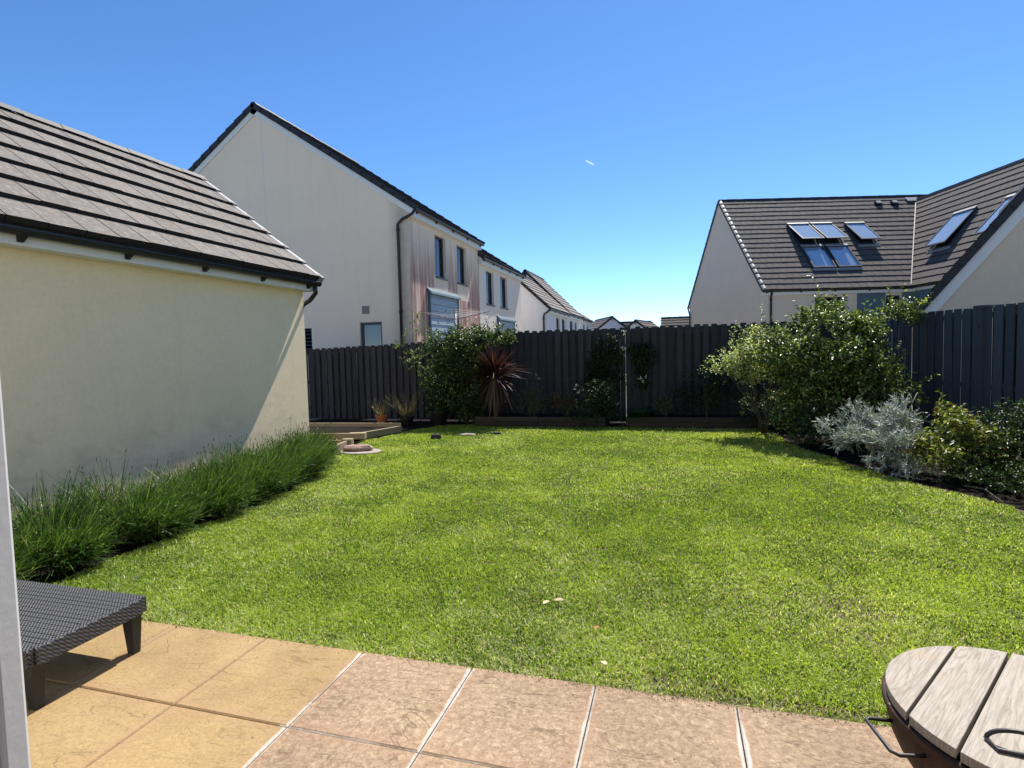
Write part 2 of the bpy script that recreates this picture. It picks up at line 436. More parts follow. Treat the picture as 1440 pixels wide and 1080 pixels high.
for j in range(len(ys)-1):
    slab(-2.80, -2.76, ys[j+1], ys[j]); slab(-3.36, -2.80, ys[j+1], ys[j]); slab(-3.40, -3.36, ys[j+1], ys[j])
slabm = slab_mat()
o = mb.build('patio', [slabm, M['soil']]); o['kind'] = 'structure'

# lawn ------------------------------------------------------------------
def lerp_poly(pts, y):
    pts = sorted(pts, key=lambda p: p[1])
    return np.interp(y, [p[1] for p in pts], [p[0] for p in pts])
LEFT = [(-4.0, 1.0), (-4.15, 2.6), (-4.25, 5.4), (-4.75, 6.6), (-5.15, 7.3), (-5.15, 8.2), (-5.42, 8.9), (-5.15, 9.9), (-5.1, 10.3), (-4.9, 10.9), (-4.9, 11.2)]
RIGHT = [(3.6, 2.0), (3.25, 4.5), (3.02, 5.7), (2.75, 6.5), (2.4, 7.1), (2.15, 7.7), (1.95, 8.5), (1.75, 9.2), (1.6, 10.2), (1.55, 11.3)]
mb = MB(); yy = [2.44+i*.25 for i in range(36)]
for a, b in zip(yy[:-1], yy[1:]):
    la, lb, ra, rb = [float(lerp_poly(P, y)) for P, y in ((LEFT, a), (LEFT, b), (RIGHT, a), (RIGHT, b))]
    mb.quad([(la, a, -.022), (ra+.12, a, -.022), (rb+.12, b, -.022), (lb, b, -.022)])
for (x0, x1, y0, y1) in ((-9.5, -4.0, 1.0, 2.46),): mb.quad([(x0, y0, -.022), (x1+.62, y0, -.022), (x1+.62, y1, -.022), (x0, y1, -.022)])
lm, nt, out = newmat('turf_base'); v = pos(nt)
c = ramp(nt, noise(nt, v, 30, 6, .7), [(.3, (.035, .030, .015)), (.5, (.085, .075, .036)), (.7, (.17, .145, .08))])
principled(nt, out, c, .95, .1, 0, noise(nt, v, 80, 4), .6, .02)
o = mb.build('lawn', lm); o['kind'] = 'structure'
# garden soil
mb = MB()
mb.quad([(-8.6, 1.0, -.035), (6.5, 1.0, -.035), (6.5, 13, -.035), (-8.6, 13, -.035)])
o = mb.build('garden_soil', M['soil']); o['kind'] = 'structure'

def fbm(x, y, seed, sc):
    rng = np.random.default_rng(seed); z = np.zeros_like(x)
    for o_ in range(4):
        for _ in range(3):
            a = rng.random()*6.28; k = sc*(1.9**o_)*(.7+.6*rng.random()); ph = rng.random()*6.28
            z += np.sin((x*np.cos(a)+y*np.sin(a))*k+ph+1.5*np.sin((x*np.sin(a)-y*np.cos(a))*k*.6+ph))/(1.6**o_)
    return z/4

def make_grass():
    rng = np.random.default_rng(11)
    N = 760000
    # sample y with density falling with distance
    y0, y1, p = 2.44, 11.2, -1.35
    u = rng.random(N); y = (y0**(p+1)+u*(y1**(p+1)-y0**(p+1)))**(1/(p+1))
    x = -6.2+rng.random(N)*10.0
    L = lerp_poly(LEFT, y)+.0; Rr = lerp_poly(RIGHT, y)
    edge = .06*fbm(x, y, 5, 9)
    vis = (x > L+edge-.05) & (x < Rr+edge+.05) & (y > 2.468+.035*fbm(x*3, y, 8, 8)*(x > -3.4))
    # worn bald spots at the patio edge
    bald = ((x-.08)**2/.05+(y-2.58)**2/.012 < 1+.5*fbm(x, y, 3, 22)) & (rng.random(N) < .6)
    bald |= ((x-.75)**2/.30+(y-2.53)**2/.003 < 1) & (rng.random(N) < .6)
    bald |= ((x-1.0)**2/.05+(y-3.55)**2/.02 < 1+.6*fbm(x, y, 9, 20)) & (rng.random(N) < .5)
    # stone pad near the planter, plus lying stone
    padm = ((x+4.86)**2/.14+(y-7.85)**2/.06 < 1)
    spot = (fbm(x, y, 40, 6.) > .95) & (rng.random(len(x)) < .55)
    vis &= ~bald & ~padm & ~spot
    x, y = x[vis], y[vis]; n = len(x)
    big = fbm(x, y, 21, 1.1); med = fbm(x, y, 22, 4.5); sm = fbm(x, y, 23, 16)
    h = (.017+.012*rng.random(n)+.005*sm)*(1+.15*med); tall = rng.random(n) < .02; h = np.where(tall, h*1.7, h)
    h = np.clip(h, .009, .06); w = (.0019+.0020*rng.random(n))*(y/3)**.62
    az = rng.random(n)*6.2832; lean = .25+.75*rng.random(n)
    dx, dy = np.cos(az), np.sin(az)
    fa = az+1.57+rng.normal(0, .5, n); sx, sy = np.cos(fa)*w, np.sin(fa)*w
    zb = np.full(n, -.024)
    B = np.c_[x, y, zb]; S = np.c_[sx, sy, np.zeros(n)]
    Mi = B+np.c_[dx*h*lean*.35, dy*h*lean*.35, h*.62]
    T_ = B+np.c_[dx*h*lean*1.1, dy*h*lean*1.1, h*(1.1-.35*lean)]
    V = np.stack([B-S, B+S, Mi+S*.85, Mi-S*.85, T_], 1).reshape(-1, 3)
    b = np.arange(n)[:, None]*5
    T = np.concatenate([b+[0, 1, 2], b+[0, 2, 3], b+[3, 2, 4]], 0)
    g1 = np.array([.205, .31, .034]); g2 = np.array([.42, .50, .075]); g3 = np.array([.075, .14, .018]); dry = np.array([.62, .60, .36])
    t = np.clip(.5+.42*big+.25*med+rng.normal(0, .28, n), 0, 1)[:, None]
    col = g1*(1-t)+g2*t
    dk = (rng.random(n) < np.clip(.18-.2*med-.08*sm, .03, .5))[:, None]; col = np.where(dk, g3, col)
    pale = fbm(x, y, 31, 2.4)
    dr = rng.random(n) < np.clip(.07+.22*pale+.12*sm, .02, .5)
    near = np.exp(-(y-2.47)/.16)*.35+np.exp(-(((x-.95)/.55)**2+((y-3.4)/.5)**2))*.35
    dr |= rng.random(n) < near
    col = np.where(dr[:, None], dry*(.7+.5*rng.random((n, 1))), col)
    col = np.clip(col*(.7+.55*rng.random((n, 1))), 0, .85)
    return npmesh('grass', V, T, np.repeat(col, 5, 0), M['blade'])
g = make_grass(); g['kind'] = 'stuff'; g['label'] = 'short mown yellow-green lawn grass with paler dry patches'; g['category'] = 'grass'

def debris():
    rng = np.random.default_rng(77); n = 1500
    x = -3.3+rng.random(n)*6.2; y = 2.473-np.abs(rng.normal(0, .022, n)); k = rng.random(n) < .04; y = np.where(k, 1.7+.75*rng.random(n), y)
    k2 = rng.random(n) < .35; x = np.where(k2, .1+rng.normal(0, .35, n), x)
    a = rng.random(n)*6.28; L = .003+.012*rng.random(n)**2; d = np.c_[np.cos(a), np.sin(a), np.zeros(n)]
    V, T = leaf_cards(np.c_[x, y, np.full(n, .0015)], d, np.tile([0, 0, 1.], (n, 1)), L, .002+.004*rng.random(n), .15, -.1)
    pal = [(.05, .035, .02, 3), (.30, .25, .13, 2), (.12, .15, .04, 1)]
    o = npmesh('grass_clippings', V, T, np.repeat(pick_cols(rng, n, pal), 4, 0), M['blade']); o['kind'] = 'stuff'
    o['label'] = 'dry clippings and soil crumbs along the patio edge'; o['category'] = 'debris'
debris()

# ------------------------------------------------------------------ houses
def XF(ox, oy, deg): return Matrix.Translation((ox, oy, 0)) @ Matrix.Rotation(R(deg), 4, 'Z')

def tiles(mb, o, e, s, L, S, expo=.39, tw=.33, th=.042, keep=None, seed=0):
    """rows of interlocking tiles; o eave start, e along the eave, s up the slope"""
    rnd = random.Random(seed)
    o = Vector(o); e = Vector(e).normalized(); s = Vector(s).normalized(); n = e.cross(s)
    if n.z < 0: n = -n; flip = True
    else: flip = False
    rows = max(1, round(S/expo)); ex = S/rows; cols = max(1, round(L/tw)); w = L/cols
    for i in range(rows):
        off = (w/2 if i % 2 else 0)
        c0 = -1 if off else 0
        for j in range(c0, cols):
            a = max(0, j*w+off); b = min(L, (j+1)*w+off)
            if b-a < .02: continue
            if keep and not keep((a+b)/2, i*ex): continue
            g = .005; dz = rnd.uniform(-.003, .004); s0 = i*ex+rnd.uniform(-.006, .006); s1 = (i+1)*ex+.03
            if i == rows-1: s1 = (i+1)*ex
            lo = th+dz; hi = .008
            wob = .008*math.sin(a*.9+i*1.7+seed)+.006*math.sin(a*2.3+i); s0 += wob
            A = o+e*(a+g)+s*s0; B = o+e*(b-g)+s*s0; Cc = o+e*(b-g)+s*s1; D = o+e*(a+g)+s*s1
            bt = [A-n*.005, B-n*.005, Cc-n*.005, D-n*.005]; tp = [A+n*lo, B+n*lo, Cc+n*hi, D+n*hi]
            if flip:
                bt = [bt[1], bt[0], bt[3], bt[2]]; tp = [tp[1], tp[0], tp[3], tp[2]]
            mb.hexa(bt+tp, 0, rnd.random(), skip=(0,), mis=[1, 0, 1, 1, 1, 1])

def facade(mb, u0, u1, z0, z1, holes, v=0., depth=.12):
    us = sorted({u0, u1, *[h[0] for h in holes], *[h[1] for h in holes]}); zs = sorted({z0, z1, *[h[2] for h in holes], *[h[3] for h in holes]})
    for a, b in zip(us[:-1], us[1:]):
        for c, d in zip(zs[:-1], zs[1:]):
            mu, mz = (a+b)/2, (c+d)/2
            if any(h[0] < mu < h[1] and h[2] < mz < h[3] for h in holes): continue
            mb.quad([(a, v, c), (b, v, c), (b, v, d), (a, v, d)])
    for (a, b, c, d) in holes:
        q = v+depth
        mb.quad([(a, v, c), (a, v, d), (a, q, d), (a, q, c)]); mb.quad([(b, v, c), (b, q, c), (b, q, d), (b, v, d)])
        mb.quad([(a, v, d), (b, v, d), (b, q, d), (a, q, d)]); mb.quad([(a, v, c), (a, q, c), (b, q, c), (b, v, c)])

def window(root, X, u0, u1, z0, z1, v=.09, fw=.055, mull=(), curtain=None, sill=True, name='window'):
    f = MB(X); t = .05
    f.box(u0, u0+fw, v, v+t, z0, z1); f.box(u1-fw, u1, v, v+t, z0, z1)
    f.box(u0+fw, u1-fw, v, v+t, z1-fw, z1); f.box(u0+fw, u1-fw, v, v+t, z0, z0+fw)
    for z in mull: f.box(u0+fw, u1-fw, v+.002, v+t-.002, z-fw/2, z+fw/2)
    fr = f.build(name, M['frame'], root)
    g = MB(X); g.quad([(u0+fw*.6, v+.03, z0+fw*.6), (u1-fw*.6, v+.03, z0+fw*.6), (u1-fw*.6, v+.03, z1-fw*.6), (u0+fw*.6, v+.03, z1-fw*.6)])
    g.build('pane', M['glass'], fr)
    if curtain:
        c = MB(X)
        for (a, b, top, bot) in curtain:
            n = 7
            for i in range(n):
                x0 = a+(b-a)*i/n; x1 = a+(b-a)*(i+1)/n; w0 = .02*(i % 2); w1 = .02*((i+1) % 2)
                x0b = a+(b-a)*bot*i/n; x1b = a+(b-a)*bot*(i+1)/n
                c.quad([(x0b, v+.1+w0, z0+.02), (x1b, v+.1+w1, z0+.02), (x1, v+.1+w1, z1-top), (x0, v+.1+w0, z1-top)])
        c.build('curtain', M['curtain'], fr)
    if sill:
        s_ = MB(X); s_.box(u0-.04, u1+.04, -.04, v+.004, z0-.045, z0-.003); s_.build('sill', M['frame'], fr)
    return fr

def gable_house(X, root, L, D, z0, zr0, zr1, wall, tile, holes=(), ghole=(), oh=.25, expo=.39, tw=.33, seed=0,
                near=True, far=True, lit_dashes=False, verge_drop=.17, th=.042, rcap=1.0, vmat='verge', gutter=True, nearjoint=None, vw=.10, bargeh=.15, fas=.2, brk=.9, skip_back=False):
    k = (zr1-zr0)/(D/2+oh)
    zf = lambda v: zr0+(v+oh)*k
    wt0 = zf(0)-verge_drop; wta = zf(D/2)-verge_drop
    w = MB(X)
    facade(w, 0, L, z0, wt0, list(holes))
    for u, hs in ((0, ghole), (L, ())):
        if hs:
            # gable wall facing the camera with openings: grid below the eaves, polygon above
            for_v = sorted({0, D, *[h[0] for h in hs], *[h[1] for h in hs]}); zs = sorted({z0, wt0, *[h[2] for h in hs], *[h[3] for h in hs]})
            for a, b in zip(for_v[:-1], for_v[1:]):
                for c, d in zip(zs[:-1], zs[1:]):
                    mv, mz = (a+b)/2, (c+d)/2
                    if any(h[0] < mv < h[1] and h[2] < mz < h[3] for h in hs): continue
                    w.quad([(u, a, c), (u, b, c), (u, b, d), (u, a, d)])
            for (a, b, c, d) in hs:
                q = u+.12
                w.quad([(u, a, c), (u, a, d), (q, a, d), (q, a, c)]); w.quad([(u, b, c), (q, b, c), (q, b, d), (u, b, d)])
                w.quad([(u, a, d), (u, b, d), (q, b, d), (q, a, d)]); w.quad([(u, a, c), (q, a, c), (q, b, c), (u, b, c)])
            w.quad([(u, 0, wt0), (u, D, wt0), (u, D/2, wta)])
        else:
            w.quad([(u, 0, z0), (u, D, z0), (u, D, wt0), (u, D/2, wta), (u, 0, wt0)])
    w.quad([(0, D, z0), (L, D, z0), (L, D, wt0), (0, D, wt0)])
    w.build('wall', wall, root)
    # roof
    r = MB(X); e0, e1 = -.05, L+.05
    s = Vector((0, D/2+oh, zr1-zr0)); S = s.length; s.normalize(); n = Vector((1, 0, 0)).cross(s)
    sb = Vector((0, -s.y, s.z))
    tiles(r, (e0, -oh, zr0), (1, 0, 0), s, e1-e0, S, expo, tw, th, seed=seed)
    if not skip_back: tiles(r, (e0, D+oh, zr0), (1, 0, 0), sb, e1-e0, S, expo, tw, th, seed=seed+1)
    # deck under the tiles
    t = .03
    for sg in (1, -1):
        a = (e0+.01, -oh+.02 if sg > 0 else D+oh-.02); zz = zr0+.02*k
        y0 = a[1]; x0, x1 = e0+.01, e1-.01
        r.hexa([(x0, y0, zz-t-.01), (x1, y0, zz-t-.01), (x1, D/2, zr1-t-.01), (x0, D/2, zr1-t-.01),
                (x0, y0, zz-.01), (x1, y0, zz-.01), (x1, D/2, zr1-.01), (x0, D/2, zr1-.01)], 1)
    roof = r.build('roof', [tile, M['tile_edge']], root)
    # ridge caps
    c = MB(X); m = max(1, round((e1-e0)/.45)); dl = (e1-e0)/m; rw = .12
    for i in range(m):
        a = e0+i*dl; b = a+dl-.006; ex = .006 if i % 2 else 0
        for sg in (-1, 1):
            pts = [(0, .02+.055*rcap+ex), (rw*.55, .012+.043*rcap+ex), (rw, -rw*k*.9+.045+.015*rcap+ex)]
            for (p, q) in zip(pts[:-1], pts[1:]):
                c.quad([(a, D/2+sg*p[0], zr1+p[1]), (b, D/2+sg*p[0], zr1+p[1]), (b, D/2+sg*q[0], zr1+q[1]), (a, D/2+sg*q[0], zr1+q[1])], 0, random.random())
        for u in (a, b):
            c.quad([(u, D/2-rw, zr1-rw*k*.9+.045), (u, D/2, zr1+.02+.055*rcap), (u, D/2+rw, zr1-rw*k*.9+.045), (u, D/2, zr1-.06)], 0)
    c.build('ridge_tiles', M['verge'], roof)
    # verge units + barge boards
    for u, on in ((-.05, near), (L+.05, far)):
        if not on: continue
        vb = MB(X); bb = MB(X); rows = max(1, round(S/expo)); ex = S/rows; sd = -1 if u < 0 else 1
        for sg, st, dr in ((1, Vector((0, -oh, zr0)), s), (-1, Vector((0, D+oh, zr0)), sb)):
            nn = Vector((0, -dr.z, dr.y)) if dr.y > 0 else Vector((0, dr.z, -dr.y))
            for i in range(rows):
                p = st+dr*(i*ex+ex/2+.01); hh = .075
                lo_ = st+dr*(i*ex-.01); hi_ = st+dr*((i+1)*ex+.02)
                x0, x1 = (u-.035*1, u+.06) if sd < 0 else (u-.06, u+.035)
                A0, A1 = lo_+nn*.052, hi_+nn*.022; B0, B1 = lo_-nn*vw, hi_-nn*vw
                vb.hexa([(x0, B0.y, B0.z), (x1, B0.y, B0.z), (x1, B1.y, B1.z), (x0, B1.y, B1.z), (x0, A0.y, A0.z), (x1, A0.y, A0.z), (x1, A1.y, A1.z), (x0, A1.y, A1.z)])
                if lit_dashes and sg > 0 and sd < 0:
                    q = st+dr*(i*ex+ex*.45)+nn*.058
                    vb.obox((x1+.01, q.y, q.z), (1, 0, 0), dr, nn, .045, ex*.27, .006, 1)  # white blocks added to stand for sunlight on the verge end faces
            a = st-nn*(vw+bargeh/2)+dr*.05; b = st+dr*(S-.02)-nn*(vw+bargeh/2)
            ue = -.02 if sd < 0 else L+.02
            bb.beam((ue, a.y, a.z), (ue, b.y, b.z), .034, bargeh, up=nn)
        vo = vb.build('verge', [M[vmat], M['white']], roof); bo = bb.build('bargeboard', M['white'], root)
    # fascia / soffit / gutter
    f = MB(X)
    f.box(-.03, L+.03, -(oh-.11), -.004, zr0-fas, zr0+.02)
    f.build('fascia', M['white'], root)
    if gutter:
        g = MB(X); gy = -(oh-.05); gz = zr0-.045; rr = .055
        for i in range(8):
            a0 = math.pi+math.pi*i/8; a1 = math.pi+math.pi*(i+1)/8
            p0 = (gy+rr*math.cos(a0), gz+rr*math.sin(a0)); p1 = (gy+rr*math.cos(a1), gz+rr*math.sin(a1))
            g.quad([(-.06, *p0), (-.06, *p1), (L+.06, *p1), (L+.06, *p0)]); 
            q0 = (gy+(rr-.006)*math.cos(a0), gz+(rr-.006)*math.sin(a0)); q1 = (gy+(rr-.006)*math.cos(a1), gz+(rr-.006)*math.sin(a1))
            g.quad([(-.06, *q0), (L+.06, *q0), (L+.06, *q1), (-.06, *q1)])
            for u in (-.06, L+.06): g.quad([(u, gy, gz), (u, *p0), (u, *p1)])
        for y in (gy-rr, gy+rr-.006): g.box(-.06, L+.06, y, y+.006, gz-.004, gz+.008)
        go = g.build('gutter', M['black'], root, smooth=False)
        m = int(L/brk)
        for i in range(m+1):
            u = .15+i*(L-.3)/max(1, m); b = MB(X)
            q = -(oh-.11)-.001; b.hexa([(u-.022, q-.02, gz-.10), (u+.022, q-.02, gz-.10), (u+.022, q, gz-.10), (u-.022, q, gz-.10), (u-.022, gy-.05, gz-.03), (u+.022, gy-.05, gz-.03), (u+.022, q, gz+.01), (u-.022, q, gz+.01)])
            b.build('bracket', M['black'], go)
    return dict(k=k, s=s, n=Vector((0, -s.z, s.y)), roof=roof, wt0=wt0, wta=wta, S=S)

def pipe(X, root, pts, r=.034):
    mb = MB(X); mb.tube(pts, r, 10)
    for p in pts[2:-1]:
        pass
    top = Vector(pts[-2]); bot = Vector(pts[-1])
    for t in (.03, .45): 
        c = top.lerp(bot, t); mb.tube([c+Vector((0, 0, .03)), c-Vector((0, 0, .03))], r*1.35, 10)
    return mb.build('downpipe', M['black'], root, smooth=True)

# --- garage on the left
X = XF(-5.48, 1.35, 90)
rt = thing('garage', 'cream rendered garage with grey tiled roof beside the lavender on the left', 'garage', (-5.48, 1.35, 0))
gi = gable_house(X, rt, 6.07, 3.72, -.1, 2.70, 4.45, M['garage'], M['tile_g'], oh=.30, expo=.40, tw=.32, seed=3, brk=.97, verge_drop=.16, fas=.17, bargeh=.1, vw=.03, th=.052, rcap=.45, vmat='lead')
pipe(X, rt, [(6.03, -.25, 2.62), (6.05, -.24, 2.5), (6.10, -.10, 2.40), (6.14, .06, 2.34), (6.15, .12, 2.24), (6.15, .12, 0)])

# --- house 1, left, big gable
X = XF(-6.89, 14.04, 90)
rt = thing('house', 'two storey house with big plain gable and pink streaked front behind left fence', 'house', (-6.89, 14.04, 0))
hol = [(1.65, 2.47, 3.86, 5.12), (3.41, 4.27, 3.86, 5.12)]
vgh = [(.96, 1.66, 1.25, 2.46), (3.25, 3.95, 1.6, 2.36)]
h1 = gable_house(X, rt, 5.48, 9.7, -.3, 5.50, 8.92, M['h1'], M['tile_r'], holes=hol, ghole=vgh, seed=11, brk=1.1, fas=.24)
for (a, b, c, d) in hol: window(rt, X, a, b, c, d, curtain=[(a+.05, a+(b-a)*.95, .1, .55)] if False else [(a+.04, a+.42, .06, 1.0), (b-.25, b-.05, .06, 1.0)], mull=(c+.02,))
f = MB(X)    # small gable window, frame lies in the gable plane
for (a, b, c, d) in vgh[:1]:
    u = .07; w_ = .07
    f.box(u, u+.05, a, a+w_, c, d); f.box(u, u+.05, b-w_, b, c, d); f.box(u, u+.05, a+w_, b-w_, d-w_, d); f.box(u, u+.05, a+w_, b-w_, c, c+w_)
fr = f.build('window', M['frame'], rt)
g = MB(X); g.quad([(.1, .98, 1.27), (.1, 1.64, 1.27), (.1, 1.64, 2.44), (.1, .98, 2.44)]); g.build('pane', M['glass'], fr)
g = MB(X); g.quad([(.2, .96, 1.2), (.2, 1.7, 1.2), (.2, 1.7, 2.46), (.2, .96, 2.46)]); o = g.build('blind', plain('grey_blind', (.2, .22, .24)), fr)
f = MB(X)
for i in range(7): f.obox((.05, 3.6, 1.66+i*.105), (1, 0, 0), (0, 1, 0), (.5, 0, 1), .04, .34, .02)
f.build('louvre', M['frame'], rt)
f = MB(X); f.box(-.012, .0, 1.33, 1.56, 2.70, 2.92)
for i in range(4): f.box(-.02, -.012, 1.34, 1.55, 2.72+i*.05, 2.74+i*.05)
f.build('vent', plain('vent_grille', (.22, .2, .18)), rt)
f = MB(X); f.box(-.006, .0, 4.63, 4.65, 1.5, h1['wta']-.12); f.build('expansion_bead', M['white'], rt)
pipe(X, rt, [(-.02, -.19, 5.44), (-.04, -.1, 5.32), (-.05, .2, 5.2), (-.06, .33, 5.08), (-.06, .33, -.2)], .04)
def clad_panel(X, root, u0, u1, z0, z1, deep=.05):
    p = MB(X); z = z0; i = 0
    while z < z1-.02:
        zz = min(z+.2, z1); p.hexa([(u0+.06, -deep-.015, z), (u1-.06, -deep-.015, z), (u1-.06, -.002, z), (u0+.06, -.002, z), (u0+.06, -deep+.006, zz-.006), (u1-.06, -deep+.006, zz-.006), (u1-.06, -.002, zz-.006), (u0+.06, -.002, zz-.006)])
        z = zz
    po = p.build('cladding_panel', M['clad_l'], root)
    t = MB(X); t.box(u0, u0+.06, -deep-.03, -.002, z0, z1); t.box(u1-.06, u1, -deep-.03, -.002, z0, z1)
    t.hexa([(u0-.05, -.16, z1-.02), (u1+.05, -.16, z1-.02), (u1+.05, -.002, z1-.02), (u0-.05, -.002, z1-.02), (u0-.05, -.13, z1+.05), (u1+.05, -.13, z1+.05), (u1+.05, -.002, z1+.17), (u0-.05, -.002, z1+.17)])
    t.build('trim', M['clad'], po)
clad_panel(X, rt, 1.0, 3.27, 0, 3.3)

# --- house 2
X = XF(-6.89, 19.60, 90)
rt = thing('house', 'pale pink rendered house with two narrow upper windows, second along the left row', 'house', (-6.89, 19.6, 0))
hol = [(.78, 1.72, 3.38, 4.66), (2.59, 3.6, 3.38, 4.66)]
gable_house(X, rt, 5.85, 9.7, -.3, 5.03, 8.4, M['h2'], M['tile_r'], holes=hol, seed=21, brk=1.1, fas=.24, near=True)
for (a, b, c, d) in hol: window(rt, X, a, b, c, d, curtain=[(a+.04, a+.35, .05, 1.0)])
clad_panel(X, rt, 2.05, 4.4, 0, 2.85)

# --- house 3 : low white gable end, plus higher rear part
X = XF(-6.05, 27.0, 90)
rt = thing('house', 'white house with bluish shaded gable and black downpipe beyond the pink one', 'house', (-6.05, 27, 0))
hol = [(2.4, 3.36, 1.6, 3.3), (3.96, 5.0, 1.6, 3.3)]
gable_house(X, rt, 5.35, 4.0, -.3, 3.62, 5.70, M['h3'], M['tile_l'], holes=hol, seed=31, brk=1.3, expo=.36, fas=.2)
for h in hol: window(rt, X, *h)
pipe(X, rt, [(-.02, -.19, 3.55), (-.04, -.05, 3.42), (-.07, .08, 3.35), (-.08, .12, 3.22), (-.08, .12, -.2)], .045)
X = XF(-6.05, 32.42, 90)
rt = thing('house', 'tall ridged white house rising behind the low white gable', 'house', (-6.05, 32.42, 0))
hol = [(1.0, 2.2, 1.6, 3.3), (2.7, 3.6, 1.6, 3.3)]
gable_house(X, rt, 4.7, 4.9, -.3, 3.66, 6.33, M['h3'], M['tile_l'], holes=hol, seed=41, brk=1.3, expo=.36, fas=.2)
for h in hol: window(rt, X, *h)
X = XF(-6.05, 37.6, 90)
rt = thing('house', 'small white house at the far end of the left row, just above the fence', 'house', (-6.05, 37.6, 0))
hol = [(.9, 1.8, 1.6, 3.3), (2.6, 3.4, 1.6, 3.3)]
gable_house(X, rt, 4.0, 3.0, -.3, 3.62, 4.75, M['h3'], M['tile_l'], holes=hol, seed=51, brk=1.3, expo=.36, fas=.2)
for h in hol: window(rt, X, *h)

# --- far houses in the gap
def far_house(ox, oy, deg, L, D, zr0, zr1, label, seed, grp='distant houses beyond the back fence'):
    rt = thing('house', label, 'house', (ox, oy, 0), grp)
    gable_house(XF(ox, oy, deg), rt, L, D, -.5, zr0, zr1, M['hf'], M['tile_r'], seed=seed, gutter=False, expo=.36, tw=.5)
far_house(-3.25, 44.6, 112, 5.0, 3.0, 2.75, 4.05, 'distant small house with white triangular gable above the back fence', 61)
far_house(-6.6, 48.0, 0, 4.6, 4.0, 1.9, 3.86, 'low dark tiled roof right behind the distant white triangular gable', 62)
far_house(-1.0, 40.5, 90-12, 4.5, 3.4, 2.1, 3.55, 'distant roof with little pale gable left of the taupe house', 64)
far_house(-1.0, 44.5, 0, 6.0, 5.0, 1.7, 3.95, 'distant wide tiled roof touching the taupe house gable', 65)

# --- right house (taupe) with cross wing
TH = 16.3; ox, oy = 3.784, 27.35
X = XF(ox, oy, TH)
rt = thing('house', 'taupe house with long brown tiled roof and open rooflights on the right', 'house', (ox, oy, 0))
hol = [(2.36, 3.6, 2.6, 3.62), (5.55, 6.2, 2.2, 3.62)]
hr = gable_house(X, rt, 12.5, 10.2, -1.2, 3.98, 9.28, M['hr'], M['tile_r'], holes=hol, seed=71, brk=1.5, oh=.22, lit_dashes=True, far=False, fas=.22, bargeh=.04)
for h in hol: window(rt, X, *h, sill=False)
pipe(X, rt, [(.35, -.2, 3.9), (.36, -.12, 3.78), (.37, -.05, 3.7), (.37, -.05, -1)], .045)
pipe(X, rt, [(-.06, 10.3, 3.9), (-.07, 10.1, 3.7), (-.08, 9.95, 3.55), (-.08, 9.9, -1)], .045)
for a, b in ((4.24, 5.5), (6.25, 6.7)):
    cl = MB(X); z = 1.2
    while z < 3.7:
        cl.hexa([(a, -.05, z), (b, -.05, z), (b, -.003, z), (a, -.003, z), (a, -.03, z+.145), (b, -.03, z+.145), (b, -.003, z+.145), (a, -.003, z+.145)])
        z += .15
    cl.build('cladding', M['clad'], rt)
Xw = XF(*(X @ Vector((6.72, 5.0, 0)))[:2], TH-90)
WL = 13.2
wg = gable_house(Xw, rt, WL, 7.1, -1.2, 4.0, 8.98, M['clad'], M['tile_r'], seed=81, brk=1.5, oh=.2, near=False, far=True, fas=.22, skip_back=True)
# valley flashing
e_vec = Vector((1, 0, 0)); vl = MB(X)
pa = Vector((6.55, -.15, 4.10)); pb = Vector((10.2, 5.02, 9.24))
kk = hr['k']
P_ = []
for t in (0., 1.): 
    # intersection of both roof planes
    v_ = -.2+t*5.1; zR = 3.98+(v_+.22)*hr['k']; u_ = 6.72-.2+(zR-4.0)/wg['k']; P_.append(Vector((u_, v_, zR+.05)))
vl.beam(P_[0]+Vector((0, 0, .03)), P_[1]+Vector((0, 0, .03)), .035, .02, up=(-.5, -.5, 1)); vl.build('valley_flashing', plain('valley_lead', (.17, .165, .16), .6, .3), rt)
fl = MB(X); fl.obox((10.0, 4.72, 9.02), (1, 0, 0), hr['s'], hr['n'], .3, .16, .02); fl.build('lead_patch', M['lead'], hr['roof'])

